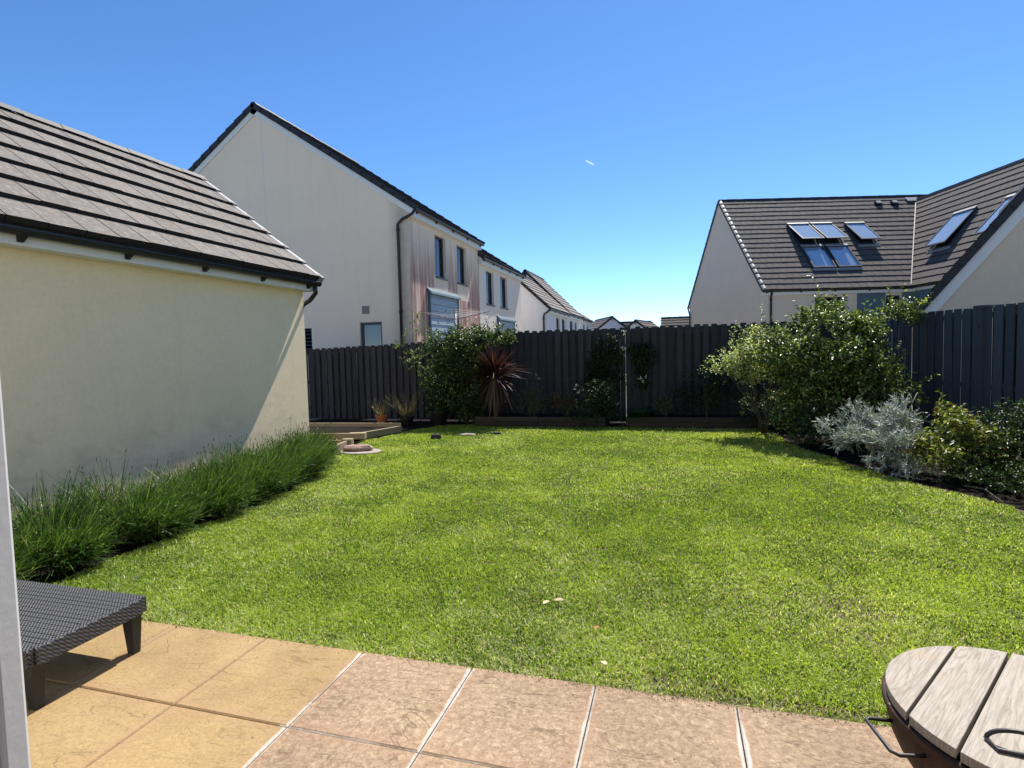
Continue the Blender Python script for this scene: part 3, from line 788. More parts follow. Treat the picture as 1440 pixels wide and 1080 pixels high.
def rooflight(X, root, oh, zr0, info, u0, u1, s0, s1, open_=0., D=.12, apron=True, pane_backing=False):
    s = info['s']; n = info['n']; o = Vector((0, -oh, zr0)); e = Vector((1, 0, 0))
    P = lambda u, t, h: o+e*u+s*t+n*h
    b = MB(X); fw = .07; ext = .09
    for (a, c, p, q) in ((u0, u0+fw, s0, s1), (u1-fw, u1, s0, s1), (u0+fw, u1-fw, s0, s0+fw), (u0+fw, u1-fw, s1-fw, s1)):
        b.hexa([P(a, p, -.02), P(c, p, -.02), P(c, q, -.02), P(a, q, -.02), P(a, p, ext), P(c, p, ext), P(c, q, ext), P(a, q, ext)])
    fr = b.build('rooflight', M['frame'], root)
    ins = MB(X); ins.quad([P(u0+fw, s0+fw, .055), P(u1-fw, s0+fw, .055), P(u1-fw, s1-fw, .055), P(u0+fw, s1-fw, .055)]); ins.build('opening', M['dark'] if open_ else M['blind_l'], fr)
    if apron:
        ap = MB(X); ap.hexa([P(u0-.03, s0-.12, .02), P(u1+.03, s0-.12, .02), P(u1+.03, s0-.005, .02), P(u0-.03, s0-.005, .02), P(u0-.03, s0-.12, .05), P(u1+.03, s0-.12, .05), P(u1+.03, s0-.005, .07), P(u0-.03, s0-.005, .07)])
        ap.build('apron', M['lead'], fr)
    # sash, hinged at the top, opening outward at the bottom
    ca, sa = math.cos(open_), math.sin(open_); d = s*ca-n*sa; m = n*ca+s*sa
    top = o+s*s1+n*(ext+.005); ln = (s1-s0)
    Q = lambda u, t, h: top+e*u-d*t+m*h
    sa_ = MB(X); w = .075
    for (a, c, p, q) in ((u0+.01, u0+w, 0, ln), (u1-w, u1-.01, 0, ln), (u0+w, u1-w, 0, w), (u0+w, u1-w, ln-w, ln)):
        sa_.hexa([Q(a, q, 0), Q(c, q, 0), Q(c, p, 0), Q(a, p, 0), Q(a, q, .045), Q(c, q, .045), Q(c, p, .045), Q(a, p, .045)])
    so = sa_.build('sash', M['frame'], fr)
    g = MB(X); g.quad([Q(u0+w*.8, ln-w*.8, .03), Q(u1-w*.8, ln-w*.8, .03), Q(u1-w*.8, w*.8, .03), Q(u0+w*.8, w*.8, .03)]); g.build('pane', M['skyglass'], fr)
    if open_:
        g = MB(X); g.quad([Q(u0+w, ln-w, .018), Q(u1-w, ln-w, .018), Q(u1-w, w, .018), Q(u0+w, w, .018)]); g.build('blind', M['blind_l'], fr)  # added pale panel, brightens the open pane like reflected sky
    hb = MB(X); hb.hexa([Q(u0, .1, .046), Q(u1, .1, .046), Q(u1, -.05, .046), Q(u0, -.05, .046), Q(u0, .1, .09), Q(u1, .1, .09), Q(u1, -.05, .07), Q(u0, -.05, .07)]); hb.build('hood', M['lead'], fr)
Z0, OH = 3.98, .22
for (a, b) in ((2.66, 3.74), (3.82, 4.9)):
    rooflight(X, rt, OH, Z0, hr, a, b, 3.12, 4.95, R(11), apron=False)
    rooflight(X, rt, OH, Z0, hr, a, b, 1.38, 3.08, 0)
rooflight(X, rt, OH, Z0, hr, 5.52, 6.5, 3.15, 4.9, R(8))
for u in (8.1, 8.95):
    b = MB(X); p = Vector((0, -OH, Z0))+Vector((u, 0, 0))+hr['s']*6.75
    b.obox(p+hr['n']*.06, (1, 0, 0), hr['s'], hr['n'], .17, .14, .05); b.obox(p+hr['n']*.13+hr['s']*.03, (1, 0, 0), hr['s'], hr['n'], .12, .1, .03, 1)
    b.build('roof_vent', [M['black'], M['lead']], hr['roof'])
for (a, b) in ((4.65, 5.9), (7.35, 8.8)):
    rooflight(Xw, rt, .2, 4.0, wg, a, b, 1.95, 3.95, R(6))

# --- garage on the right beyond the fence: its gable faces us
an = R(17); ee = Vector((math.cos(an), -math.sin(an), 0)); ff = Vector((math.sin(an), math.cos(an), 0))
gl = 6.0; P0 = Vector((4.9, 12.9, 0))-ee*.14+ff*gl
Xn = XF(P0.x, P0.y, -107)
rt = thing('garage', 'cream gable of the neighbouring garage behind the right fence', 'garage', (P0.x, P0.y, 0))
gable_house(Xn, rt, gl, 3.92, -.3, 2.0, 4.9, M['hn'], M['tile_r'], seed=91, oh=.24, near=True, far=True, fas=.15, vw=.085, bargeh=.18, verge_drop=.22)

# ------------------------------------------------------------------ fences
def fence(name, label, p0, p1, zt0, zt1, mat, panels, gaps=(), z0=0., bw=.110, per=.166, back=1, step=None, seed=0, postmat=None, cap=()):
    p0 = Vector((*p0, 0)); p1 = Vector((*p1, 0)); d = p1-p0; L = d.length; d.normalize(); nrm = Vector((-d.y, d.x, 0))*back
    rt = thing(name, label, 'fence', tuple(p0))
    rnd = random.Random(seed)
    edges = [0]+list(panels)+[L]
    for pi, (a, b) in enumerate(zip(edges[:-1], edges[1:])):
        ga = .0045 if any(abs(a-g) < .01 for g in gaps) else 0; gb = .0045 if any(abs(b-g) < .01 for g in gaps) else 0
        a2, b2 = a+ga, b-gb
        za = zt0+(zt1-zt0)*(a+b)/2/L if step else None
        m = MB(); n = max(2, int((b2-a2)/per)); pr = (b2-a2)/n
        def topz(t): return (zt0+(zt1-zt0)*t/L) if not step else za
        for i in range(n):
            for side in (0, 1):
                c = a2+pr*(i+.5)+(pr/2 if side else 0)
                if side and i == n-1:
                    if any(abs(b-g) < .01 for g in gaps): c = b2-bw*.5
                    else: c = b
                if not side and i == 0 and any(abs(a-g) < .01 for g in gaps): c = a2+bw*.5
                if not side and i == n-1 and any(abs(b-g) < .01 for g in gaps): c = b2-bw*.5
                w = bw*rnd.uniform(.93, 1.05); tz = topz(c)+rnd.uniform(-.012, .008)-(.03 if side else 0)
                off = nrm*(.0 if not side else .052)
                lean = rnd.uniform(-.006, .006); q = p0+d*c+off
                x0 = q-d*(w/2); x1 = q+d*(w/2); tl = d*lean; tn = nrm*rnd.uniform(-.004, .004)
                th = nrm*.018
                up0 = Vector((0, 0, tz)); lo = Vector((0, 0, z0))
                m.hexa([x0-th*.5+lo, x1-th*.5+lo, x1+th*.5+lo, x0+th*.5+lo, x0-th*.5+up0+tl+tn, x1-th*.5+up0+tl+tn+Vector((0, 0, rnd.uniform(-.004, .004))), x1+th*.5+up0+tl+tn, x0+th*.5+up0+tl+tn])
        m.build('board_panel', mat, rt)
        for zz in (.25, .9, topz((a+b)/2)-.12):
            A = p0+d*a2+nrm*.026; B = p0+d*b2+nrm*.026; r = MB()
            r.beam((A.x, A.y, zz), (B.x, B.y, zz), .03, .07, var=.5); r.build('rail', mat, rt)
    for e in edges:
        if any(abs(e-g) < .01 for g in gaps): q = p0+d*(e+.10)+nrm*.16
        else: q = p0+d*e+nrm*.16
        mz = zt0+(zt1-zt0)*e/L
        po = MB(); po.obox((q.x, q.y, (mz-.05+z0)/2), d, nrm, (0, 0, 1), .048, .048, (mz-.05-z0)/2); po.build('post', mat, rt)
    return rt
fence('fence', 'black stained board fence, lower left section behind the timber planters', (-9.4, 11.9), (-4.75, 11.9), 1.71, 1.83, M['fence_b'], [1.55, 3.1], seed=1)
fence('fence', 'tall black board fence across the back of the lawn', (-4.7, 11.9), (3.38, 11.9), 1.975, 1.99, M['fence_b'], [1.85, 3.71, 5.55, 7.0], gaps=[3.71], seed=2)
rf = fence('fence', 'slate blue stained board fence along the right side', (3.36, 11.84), (5.6, 2.2), 1.97, 2.02, M['fence_r'], [1.75, 3.2, 5.0, 6.8, 8.3], back=1, seed=3, per=.168, bw=.134)
po = MB(); q = Vector((4.0, 9.06, 0))
po.obox((q.x, q.y, .98), (.226, -.974, 0), (.974, .226, 0), (0, 0, 1), .055, .055, .98); po.obox((q.x, q.y, 1.975), (.226, -.974, 0), (.974, .226, 0), (0, 0, 1), .075, .075, .018)
po.build('post', M['fence_r'], rf)

# ------------------------------------------------------------------ raised beds and planters
def sleeper_bed(label, x0, x1, yf0, yf1, h=.19, name='raised_bed'):
    rt = thing(name, label, 'raised bed', (x0, yf0, 0), 'sleeper beds along the back fence')
    for i in range(2):
        m = MB(); n = 2; dz = h/2
        for j in range(n):
            a = j/n; b = (j+1)/n-.004
            A = (x0+(x1-x0)*a, yf0+(yf1-yf0)*a, dz*(i+.5)+.0); B = (x0+(x1-x0)*b, yf0+(yf1-yf0)*b, dz*(i+.5))
            m.beam(A, B, .09+.008*i, dz-.006)
        m.build('sleeper', M['sleeper'], rt, bevel=.006)
    s = MB(); s.quad([(x0+.02, yf0+.05, h-.05), (x1-.02, yf1+.05, h-.05), (x1-.02, 11.87, h-.03), (x0+.02, 11.87, h-.03)]); s.build('soil', M['soil'], rt)
    for x in (x0+.04, x1-.04): e = MB(); e.box(x-.04, x+.04, (yf0 if x < (x0+x1)/2 else yf1)+.06, 11.86, 0, h-.01); e.build('end_sleeper', M['sleeper'], rt)
sleeper_bed('dark sleeper bed under the spiky red plant at the back', -4.05, -1.32, 11.03, 11.10)
sleeper_bed('dark sleeper bed right of the fence gap at the back', -.93, 1.62, 11.12, 11.22)

rt = thing('planter', 'low pale timber planter frame in front of the left fence', 'planter', (-6.0, 9.4, 0))
for a, b, w, h, z in (((-6.9, 8.62), (-5.62, 8.80), .05, .13, .07), ((-5.52, 8.98), (-5.22, 9.92), .07, .12, .065), ((-7.6, 10.28), (-5.5, 10.45), .04, .10, .06)):
    m = MB(); m.beam((*a, z), (*b, z), w, h); m.build('rail', M['timber'], rt, bevel=.003)
m = MB(); m.obox((-5.52, 8.84, .085), (1, .25, 0), (-.25, 1, 0), (0, 0, 1), .15, .07, .055); m.build('corner_block', M['timber'], rt, bevel=.004)
s = MB(); s.quad([(-7.6, 8.7, .03), (-5.62, 8.85, .03), (-5.3, 9.9, .03), (-5.5, 10.42, .03), (-7.6, 10.28, .03)]); s.build('soil', M['soil'], rt)
rt = thing('planter', 'small pale timber planter corner beside the garage and stone slab', 'planter', (-5.3, 7.9, 0))
for a, b, w, h, z in (((-5.12, 7.22), (-5.27, 8.08), .06, .11, .065), ((-6.1, 8.03), (-5.33, 8.17), .03, .05, .09)):
    m = MB(); m.beam((*a, z), (*b, z), w, h); m.build('rail', M['timber'], rt, bevel=.003)
m = MB(); m.obox((-5.28, 8.15, .075), (1, .2, 0), (-.2, 1, 0), (0, 0, 1), .085, .06, .07); m.build('corner_block', M['timber'], rt, bevel=.004)

stone_m = plain('grey_stone', (.34, .30, .25), .9, .2, var=.4, vs=14)
stone_d = plain('dark_stone', (.06, .05, .045), .85, .2, var=.4, vs=14)
def rock(name, label, c, rx, ry, rz, mat, seed, rot=0, cat='stone'):
    rnd = np.random.default_rng(seed); m = MB(); n, k = 14, 7
    for j in range(k+1):
        ph = math.pi*j/k
        for i in range(n):
            a = 2*math.pi*i/n; f = 1+rnd.normal(0, .07)
            z = math.cos(ph); z = max(-.45, min(.8, z))
            r = math.sin(ph)**.9*f if 0 < j < k else 0
            x, y = r*math.cos(a)*rx, r*math.sin(a)*ry
            m.v.append(Vector((c[0]+x*math.cos(rot)-y*math.sin(rot), c[1]+x*math.sin(rot)+y*math.cos(rot), c[2]+z*rz*(1+rnd.normal(0, .05)))))
    for j in range(k):
        for i in range(n):
            a = j*n+i; b = j*n+(i+1) % n; m.f.append((a, a+n, b+n, b)); m.m.append(0); m.a.append(.3)
    o = m.build(name, mat, loc=(c[0], c[1], 0)); return tag(o, label, cat)
m = MB(); m.lathe((-4.86, 7.85, 0), [(0, -.04), (.34, -.04), (.345, -.002), (.33, .008), (0, .008)], 20)
for v_ in m.v: v_.y = 7.85+(v_.y-7.85)*.72
tag(m.build('stone_slab', stone_m, loc=(-4.86, 7.85, 0)), 'flat grey stone slab set in the lawn by the planter', 'slab')
rock('rock', 'pinkish flat rock lying on the grey stone slab', (-4.90, 7.86, .045), .25, .12, .07, plain('pink_rock', (.36, .24, .2), .9, .2, var=.5, vs=18), 4, .25)
rock('rock', 'small dark round rock alone on the lawn near the back', (-4.19, 9.30, .01), .10, .07, .085, stone_d, 9, .4)
rock('rock', 'flat pale stone on the lawn edge right of the dark rock', (-3.75, 9.75, .0), .16, .08, .03, stone_m, 10, .1)
rock('rock', 'thin dark stone lying on the lawn edge in shade', (-3.25, 9.95, .0), .10, .04, .035, stone_d, 14, .3)

# pots
def pot(label, c, r, h, mat):
    rt = thing('plant_pot', label, 'plant pot', c)
    m = MB(); m.lathe(c, [(0, 0), (r*.7, 0), (r*.92, h*.78), (r*1.05, h*.78), (r*1.08, h), (r*.96, h), (r*.9, h*.85), (0, h*.82)], 24); m.build('pot', mat, rt, smooth=False)
    return rt
def strands(name, parent, c, n, ln, r, pal, seed, up=1.2, w=.006, droop=.5):
    rng = np.random.default_rng(seed); K = 5
    a = rng.random(n)*6.283; d = unit(np.c_[np.cos(a), np.sin(a), up*(.5+rng.random(n))]); L = ln*(.6+.6*rng.random(n))
    b = np.array(c)+np.c_[np.cos(a), np.sin(a), np.zeros(n)]*(r*rng.random(n)[:, None])
    side = np.c_[-np.sin(a), np.cos(a), np.zeros(n)]
    pts = []
    for i in range(K+1):
        t = i/K; p = b+d*(L*t)[:, None]; p[:, 2] -= droop*L*t*t*.5
        ww = w*(1-.85*t**2); pts += [p-side*ww, p+side*ww]
    V = np.stack(pts, 1).reshape(-1, 3); q = np.arange(n)[:, None]*(2*(K+1)); T = []
    for i in range(K): T += [q+[2*i, 2*i+1, 2*i+3], q+[2*i, 2*i+3, 2*i+2]]
    col = np.repeat(pick_cols(rng, n, pal), 2*(K+1), 0)
    return npmesh(name, V, np.concatenate(T, 0), col, M['leaf'], parent)
rt = pot('terracotta pot of dry straggly stems before the left fence', (-6.18, 10.9, -.02), .13, .24, M['terracotta'])
strands('dry_stems', rt, (-6.18, 10.9, .18), 60, .55, .08, [(.10, .07, .04, 3), (.08, .09, .03, 2)], 3, 1.6, .004, .3)
rt = pot('dark pot of pale dry stems between terracotta pot and left bush', (-5.62, 11.0, -.02), .15, .2, M['black'])
strands('dry_stems', rt, (-5.62, 11.0, .15), 70, .7, .08, [(.17, .14, .09, 3), (.12, .10, .06, 2)], 4, 1.7, .005, .3)
rt = pot('large black pot in shade at the foot of the left bush', (-4.95, 11.15, -.02), .24, .34, M['black'])
foliage('foliage', rt, [(-4.95, 11.15, .45, .3, .25, .2)], 90, .12, 8, .035, .02, [(.03, .055, .02, 1)], seed=77)

# ------------------------------------------------------------------ lavender hedge beside the garage
def lavender(i, cx, cy, rx, ry, h, label):
    rt = thing('lavender', label, 'lavender', (cx, cy, 0), 'lavender plants along the garage wall')
    rng = np.random.default_rng(100+i); n = 2600; K = 4
    nt_ = 26; ta = rng.random(nt_)*6.283; tr = np.sqrt(rng.random(nt_)); th = .72+.5*rng.random(nt_); kk = rng.integers(0, nt_, n)
    a = ta[kk]+rng.normal(0, .16, n); rr = np.clip(tr[kk]+rng.normal(0, .07, n), 0, 1); bx = cx+np.cos(a)*rr*rx*.55; by = cy+np.sin(a)*rr*ry*.55
    d = unit(np.c_[np.cos(a)*rr*.95*rx, np.sin(a)*rr*.95*ry, np.full(n, h*.85)]+rng.normal(0, .14, (n, 3))+np.array([.05, .03, 0]))
    hn = h*(.85+.5*(1-rr**2))*(.55+.55*rng.random(n))*th[kk]*(1+.10*np.sin(bx*9+i)+.10*np.sin(by*11+i*2))
    az = rng.random(n)*6.28; side = np.c_[np.cos(az), np.sin(az), np.zeros(n)]; b = np.c_[bx, by, rng.random(n)*.12]
    pts = []; bend = rng.normal(0, .05, (n, 3)); bend[:, 0] += .02
    for k in range(K+1):
        t = k/K; p = b+d*(hn*t)[:, None]+bend*t*t; w = .0042*(1-.6*t); pts += [p-side*w, p+side*w]
    V = np.stack(pts, 1).reshape(-1, 3); q = np.arange(n)[:, None]*(2*(K+1)); T = []
    for k in range(K): T += [q+[2*k, 2*k+1, 2*k+3], q+[2*k, 2*k+3, 2*k+2]]
    pal = [(.06, .125, .026, 5), (.11, .19, .045, 4), (.025, .055, .016, 4), (.20, .25, .11, 1)]
    c1 = pick_cols(rng, n, pal, .2)
    npmesh('stems', V, np.concatenate(T, 0), np.repeat(c1, 2*(K+1), 0), M['leaf'], rt)
    # needle leaves along the lower half
    m = 9500; j = rng.integers(0, n, m); t = rng.random(m)**.8*.85
    P = b[j]+d[j]*(hn[j]*t)[:, None]+bend[j]*(t*t)[:, None]
    D = unit(d[j]+rng.normal(0, .6, (m, 3))+np.array([0, 0, .3]))
    V, T = leaf_cards(P, D, unit(rng.normal(size=(m, 3))), .03+.035*rng.random(m), .006+.004*rng.random(m), .1, .05)
    npmesh('leaves', V, T, np.repeat(pick_cols(rng, m, pal, .22), 4, 0), M['leaf'], rt)
    # tall flower stalks with unopened heads
    m = 75; j = rng.integers(0, n, m); P0 = b[j]+d[j]*(hn[j]*.6)[:, None]
    D = unit(d[j]*.5+np.array([.18, .05, 1.0])+rng.normal(0, .10, (m, 3))); Ls = .16+.16*rng.random(m)
    sd = unit(np.cross(D, rng.normal(size=(m, 3)))); tip = P0+D*Ls[:, None]
    V1 = np.stack([P0-sd*.0016, P0+sd*.0016, tip+sd*.0012, tip-sd*.0012], 1).reshape(-1, 3); q = np.arange(m)[:, None]*4
    T1 = np.concatenate([q+[0, 1, 2], q+[0, 2, 3]], 0)
    hv = []; ht = []; nb = len(V1)
    for s_ in range(2):
        s2 = sd if s_ == 0 else unit(np.cross(D, sd)); e = tip+D*.045
        mid = tip+D*.018
        hv.append(np.stack([tip, mid+s2*.0055, e, mid-s2*.0055], 1).reshape(-1, 3)); qq = np.arange(m)[:, None]*4+nb+s_*m*4
        ht += [qq+[0, 1, 2], qq+[0, 2, 3]]
    V = np.concatenate([V1]+hv, 0); T = np.concatenate([T1]+ht, 0)
    col = np.concatenate([np.tile([.09, .14, .05], (4*m, 1)), np.tile([.10, .105, .085], (8*m, 1))], 0)
    npmesh('flower_stalks', V, T, col, M['leaf'], rt)
LAV = [(-4.80, 2.45, .80, .5, .47), (-4.78, 3.10, .80, .48, .48), (-4.78, 3.75, .78, .48, .47), (-4.76, 4.40, .78, .46, .48),
       (-4.78, 5.02, .76, .46, .47), (-4.82, 5.62, .72, .44, .47), (-4.90, 6.2, .62, .42, .46), (-5.02, 6.72, .52, .40, .45), (-5.14, 7.08, .36, .30, .40)]
LL = ['nearest lavender clump, mostly hidden by the white door frame and lounger', 'lavender clump directly behind the far corner of the lounger', 'lavender clump where the hedge widens before the garage',
      'lavender clump in the near middle of the hedge', 'lavender clump in the far middle of the hedge', 'lavender clump before the shaded end of the garage wall', 'lavender clump where the sunlit garage strip begins',
      'lavender clump under the sunlit end of the garage wall', 'smallest lavender clump at the garage corner nearest the planters']
for i, (p, l) in enumerate(zip(LAV, LL)):
    sh = -.12 if i < 5 else -.06
    lavender(i, p[0]-sh-.02, p[1]-(.0 if i < 6 else .18), p[2]*.90, p[3]*.92, p[4]*(.73 if i < 3 else .77), l)

# ------------------------------------------------------------------ shrubs
def shrub(label, base, blobs, tips, name='shrub', cat='shrub', r0=.018, seed=1, sub=2, grp=None, **kw):
    rt = thing(name, label, cat, base, grp)
    stems('stems', rt, base, tips, r0, seed=seed, sub=sub)
    foliage('foliage', rt, blobs, seed=seed, **kw)
    return rt
GRN = [(.06, .11, .02, 3), (.15, .21, .045, 4), (.32, .38, .13, 3), (.02, .04, .010, 3)]
# big glossy bush in the right corner
B = [(2.9, 9.75, .65, .5, .45, .6), (2.0, 9.75, .5, .5, .4, .45), (2.40, 9.75, 1.42, .72, .60, .62), (1.85, 9.85, 1.25, .50, .5, .55), (2.95, 10.0, 1.45, .50, .5, .50), (2.35, 9.70, .62, .62, .50, .60), (2.9, 9.9, .9, .45, .4, .5), (2.55, 9.8, 1.98, .42, .35, .26),
     (3.15, 10.2, 1.88, .34, .3, .18), (1.70, 9.7, .75, .3, .3, .45), (1.95, 9.8, 1.72, .4, .3, .24), (3.45, 10.3, 1.95, .26, .12, .07, .02)]
shrub('largest glossy green bush spilling over the right back corner fence', (2.4, 9.75, 0), B, [(b[0], b[1], b[2]) for b in B], r0=.03, seed=5, n=3700, slen=.13, nl=9, ln=.062, wd=.034, pal=GRN, mat='leaf_gloss', shoots=220, sub=4, clump=20, csz=.15, lift=1.0)
# pale variegated shrub
PAL = [(.34, .38, .17, 4), (.16, .22, .07, 3), (.58, .58, .38, 4), (.04, .07, .02, 2)]
B = [(1.30, 10.35, 1.22, .46, .4, .34), (.98, 10.4, 1.30, .28, .28, .28), (1.62, 10.3, 1.35, .34, .3, .32), (1.45, 10.4, 1.70, .22, .2, .20), (1.1, 10.4, 1.62, .1, .1, .2), (1.62, 10.3, 1.0, .3, .3, .3), (1.5, 10.45, 1.92, .06, .06, .16), (.83, 10.4, 1.15, .12, .12, .2)]
shrub('pale cream-green leaved shrub on thin stems left of the large glossy bush', (1.5, 10.5, 0), B, [(b[0], b[1], b[2]) for b in B], r0=.016, seed=8, n=640, slen=.12, nl=9, ln=.062, wd=.028, pal=PAL, shoots=110, sub=3, clump=11, csz=.11, lift=1.0)
# low dark foliage between
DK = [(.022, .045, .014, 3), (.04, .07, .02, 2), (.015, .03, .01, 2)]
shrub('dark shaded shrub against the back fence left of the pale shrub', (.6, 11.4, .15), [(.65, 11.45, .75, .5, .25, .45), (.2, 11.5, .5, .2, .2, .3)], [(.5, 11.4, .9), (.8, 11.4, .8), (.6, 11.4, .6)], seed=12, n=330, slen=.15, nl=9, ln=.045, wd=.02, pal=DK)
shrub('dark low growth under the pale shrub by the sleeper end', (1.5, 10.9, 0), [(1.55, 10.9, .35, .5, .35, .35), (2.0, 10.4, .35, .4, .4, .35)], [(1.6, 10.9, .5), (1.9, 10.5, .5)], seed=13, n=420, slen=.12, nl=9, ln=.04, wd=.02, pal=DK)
# left bush
B = [(-4.75, 11.3, .9, .45, .35, .6), (-4.0, 11.4, 1.1, .4, .3, .6), (-4.35, 11.35, 1.05, .55, .40, .70), (-4.75, 11.35, 1.55, .50, .35, .42), (-4.15, 11.35, 1.72, .55, .32, .36), (-4.7, 11.2, .55, .45, .35, .5), (-4.1, 11.3, .6, .4, .35, .5), (-4.5, 11.45, 1.92, .45, .25, .18), (-3.75, 11.55, 1.85, .3, .2, .16), (-3.35, 11.62, 1.90, .22, .1, .12)]
shrub('tall leafy bush growing against the back fence left of the red spiky plant', (-4.4, 11.4, 0), B, [(b[0], b[1], b[2]) for b in B], r0=.025, seed=6, n=2900, slen=.13, nl=9, ln=.058, wd=.032, clump=20, csz=.14, lift=.9, pal=[(.04, .08, .015, 4), (.09, .15, .026, 3), (.24, .32, .07, 1), (.02, .04, .010, 4)], mat='leaf_gloss', shoots=90, sub=3)
# climbing shoots left of it
rt = thing('climber', 'thin pale climbing rose shoots on the fence left of the bush', 'climber', (-5.4, 11.6, 0))
stems('stems', rt, (-5.35, 11.7, 0), [(-5.6, 11.45, 2.0), (-5.9, 11.4, 1.75), (-5.35, 11.5, 2.3), (-5.65, 11.4, 1.4)], .009, seed=4, sub=3)
foliage('foliage', rt, [(-5.62, 11.42, 1.42, .22, .14, .16), (-5.95, 11.4, 1.70, .14, .1, .14), (-5.4, 11.42, 1.95, .20, .1, .16), (-5.48, 11.42, 2.32, .12, .08, .14), (-5.35, 11.42, 1.05, .12, .1, .2), (-5.8, 11.42, 1.95, .12, .08, .1)], 110, .12, 8, .045, .024, [(.14, .2, .05, 3), (.07, .12, .03, 3), (.25, .28, .12, 1)], seed=41)

# spiky red cordyline
def cordyline():
    c = (-3.60, 11.05, 1.10)
    rt = thing('cordyline', 'spiky dark red cordyline with brown hanging leaves at the back fence', 'cordyline', (-3.6, 11.05, 0))
    m = MB(); m.tube([(-3.6, 11.05, .1), (-3.58, 11.06, .6), (-3.6, 11.05, 1.1)], [.06, .05, .045], 10); m.build('trunk', M['bark'], rt, smooth=True)
    rng = np.random.default_rng(17)
    def blades(nm, n, el0, el1, l0, l1, w, pal, droop, mat):
        a = rng.random(n)*6.283; el = np.radians(el0+(el1-el0)*rng.random(n)); d = np.c_[np.cos(a)*np.cos(el), np.sin(a)*np.cos(el), np.sin(el)]
        L = l0+(l1-l0)*rng.random(n); K = 7; side = np.c_[-np.sin(a), np.cos(a), np.zeros(n)]; up = np.cross(side, d)*-1
        b = np.array(c)+np.c_[np.cos(a)*.03, np.sin(a)*.03, (rng.random(n)-.7)*.22]; pts = []
        for i in range(K+1):
            t = i/K; p = b+d*(L*t)[:, None]; p[:, 2] -= droop*L*t**2.2
            ww = w*min(1, .35+t*2.2)*(1-t**2.5)+.001
            pts += [p-side*ww+up*ww*.35, p, p+side*ww+up*ww*.35]
        V = np.stack(pts, 1).reshape(-1, 3); q = np.arange(n)[:, None]*(3*(K+1)); T = []
        for i in range(K):
            for s_ in (0, 1): 
                a0 = 3*i+s_; T += [q+[a0, a0+1, a0+4], q+[a0, a0+4, a0+3]]
        npmesh(nm, V, np.concatenate(T, 0), np.repeat(pick_cols(rng, n, pal, .25), 3*(K+1), 0), M[mat], rt)
    blades('leaves', 200, -15, 85, .55, .86, .016, [(.06, .018, .022, 4), (.035, .013, .017, 3), (.13, .04, .04, 1)], .16, 'leaf_gloss')
    blades('hanging_leaves', 60, -80, -45, .6, .88, .017, [(.17, .10, .07, 3), (.11, .065, .05, 2)], .05, 'leaf')
cordyline()

# small border plants
shrub('grey-green fine leaved shrub right of the red spiky plant', (-2.9, 11.35, .15), [(-2.9, 11.35, .5, .32, .25, .36), (-2.82, 11.35, .85, .12, .1, .2)], [(-2.9, 11.3, .8), (-3.05, 11.3, .6), (-2.7, 11.3, .6)], seed=21, n=420, slen=.09, nl=10, ln=.022, wd=.010, pal=[(.13, .16, .10, 3), (.07, .10, .06, 3)])
shrub('bronze leaved low plant in the middle of the back bed', (-2.15, 11.35, .15), [(-2.15, 11.35, .48, .26, .2, .2), (-2.45, 11.4, .42, .15, .15, .2)], [(-2.1, 11.3, .5), (-2.3, 11.3, .5)], seed=22, n=190, slen=.09, nl=8, ln=.03, wd=.016, pal=[(.16, .11, .03, 2), (.08, .08, .02, 2), (.09, .04, .02, 1)])
shrub('dark green plant drooping over the sleepers left of the fence gap', (-1.6, 11.1, .1), [(-1.75, 11.05, .28, .4, .18, .22), (-1.3, 11.15, .3, .3, .2, .3), (-1.45, 11.2, .6, .35, .25, .3)], [(-1.6, 11.1, .4), (-1.3, 11.15, .5)], seed=23, n=620, slen=.1, nl=9, ln=.034, wd=.018, pal=DK+[(.07, .10, .04, 1)])
rt = shrub('ivy-like climber up the back fence just left of the gap', (-1.45, 11.75, .15), [(-1.5, 11.78, 1.15, .30, .06, .6), (-1.25, 11.78, 1.5, .2, .06, .35), (-1.6, 11.76, .85, .3, .08, .35), (-1.1, 11.78, .9, .14, .05, .4)], [(-1.5, 11.78, 1.7), (-1.2, 11.78, 1.6), (-1.7, 11.78, 1.2)], name='climber', cat='climber', seed=24, n=420, slen=.09, nl=8, ln=.045, wd=.03, pal=DK, r0=.01)
rt = shrub('ivy-like climber on the back fence just right of the gap', (-.6, 11.75, .15), [(-.6, 11.78, 1.35, .26, .05, .3), (-.85, 11.78, 1.5, .1, .04, .2), (-.65, 11.78, .95, .18, .05, .3)], [(-.5, 11.78, 1.6), (-.7, 11.78, 1.3)], name='climber', cat='climber', seed=25, n=210, slen=.09, nl=8, ln=.045, wd=.03, pal=DK, r0=.008)
rt = thing('fern', 'bright green strappy plant in the sleeper bed right of the gap', 'plant', (-.66, 11.35, .15))
strands('fronds', rt, (-.66, 11.35, .15), 420, .46, .12, [(.035, .085, .02, 3), (.06, .12, .03, 2), (.02, .05, .015, 1)], 31, 1.0, .008, .9)
shrub('small pink tinged plant right of the green strappy one', (-.2, 11.4, .15), [(-.2, 11.4, .42, .18, .15, .17)], [(-.2, 11.4, .45), (-.1, 11.4, .5)], seed=27, n=90, slen=.08, nl=7, ln=.034, wd=.02, pal=[(.09, .12, .04, 2), (.18, .11, .08, 1), (.05, .06, .02, 2)])
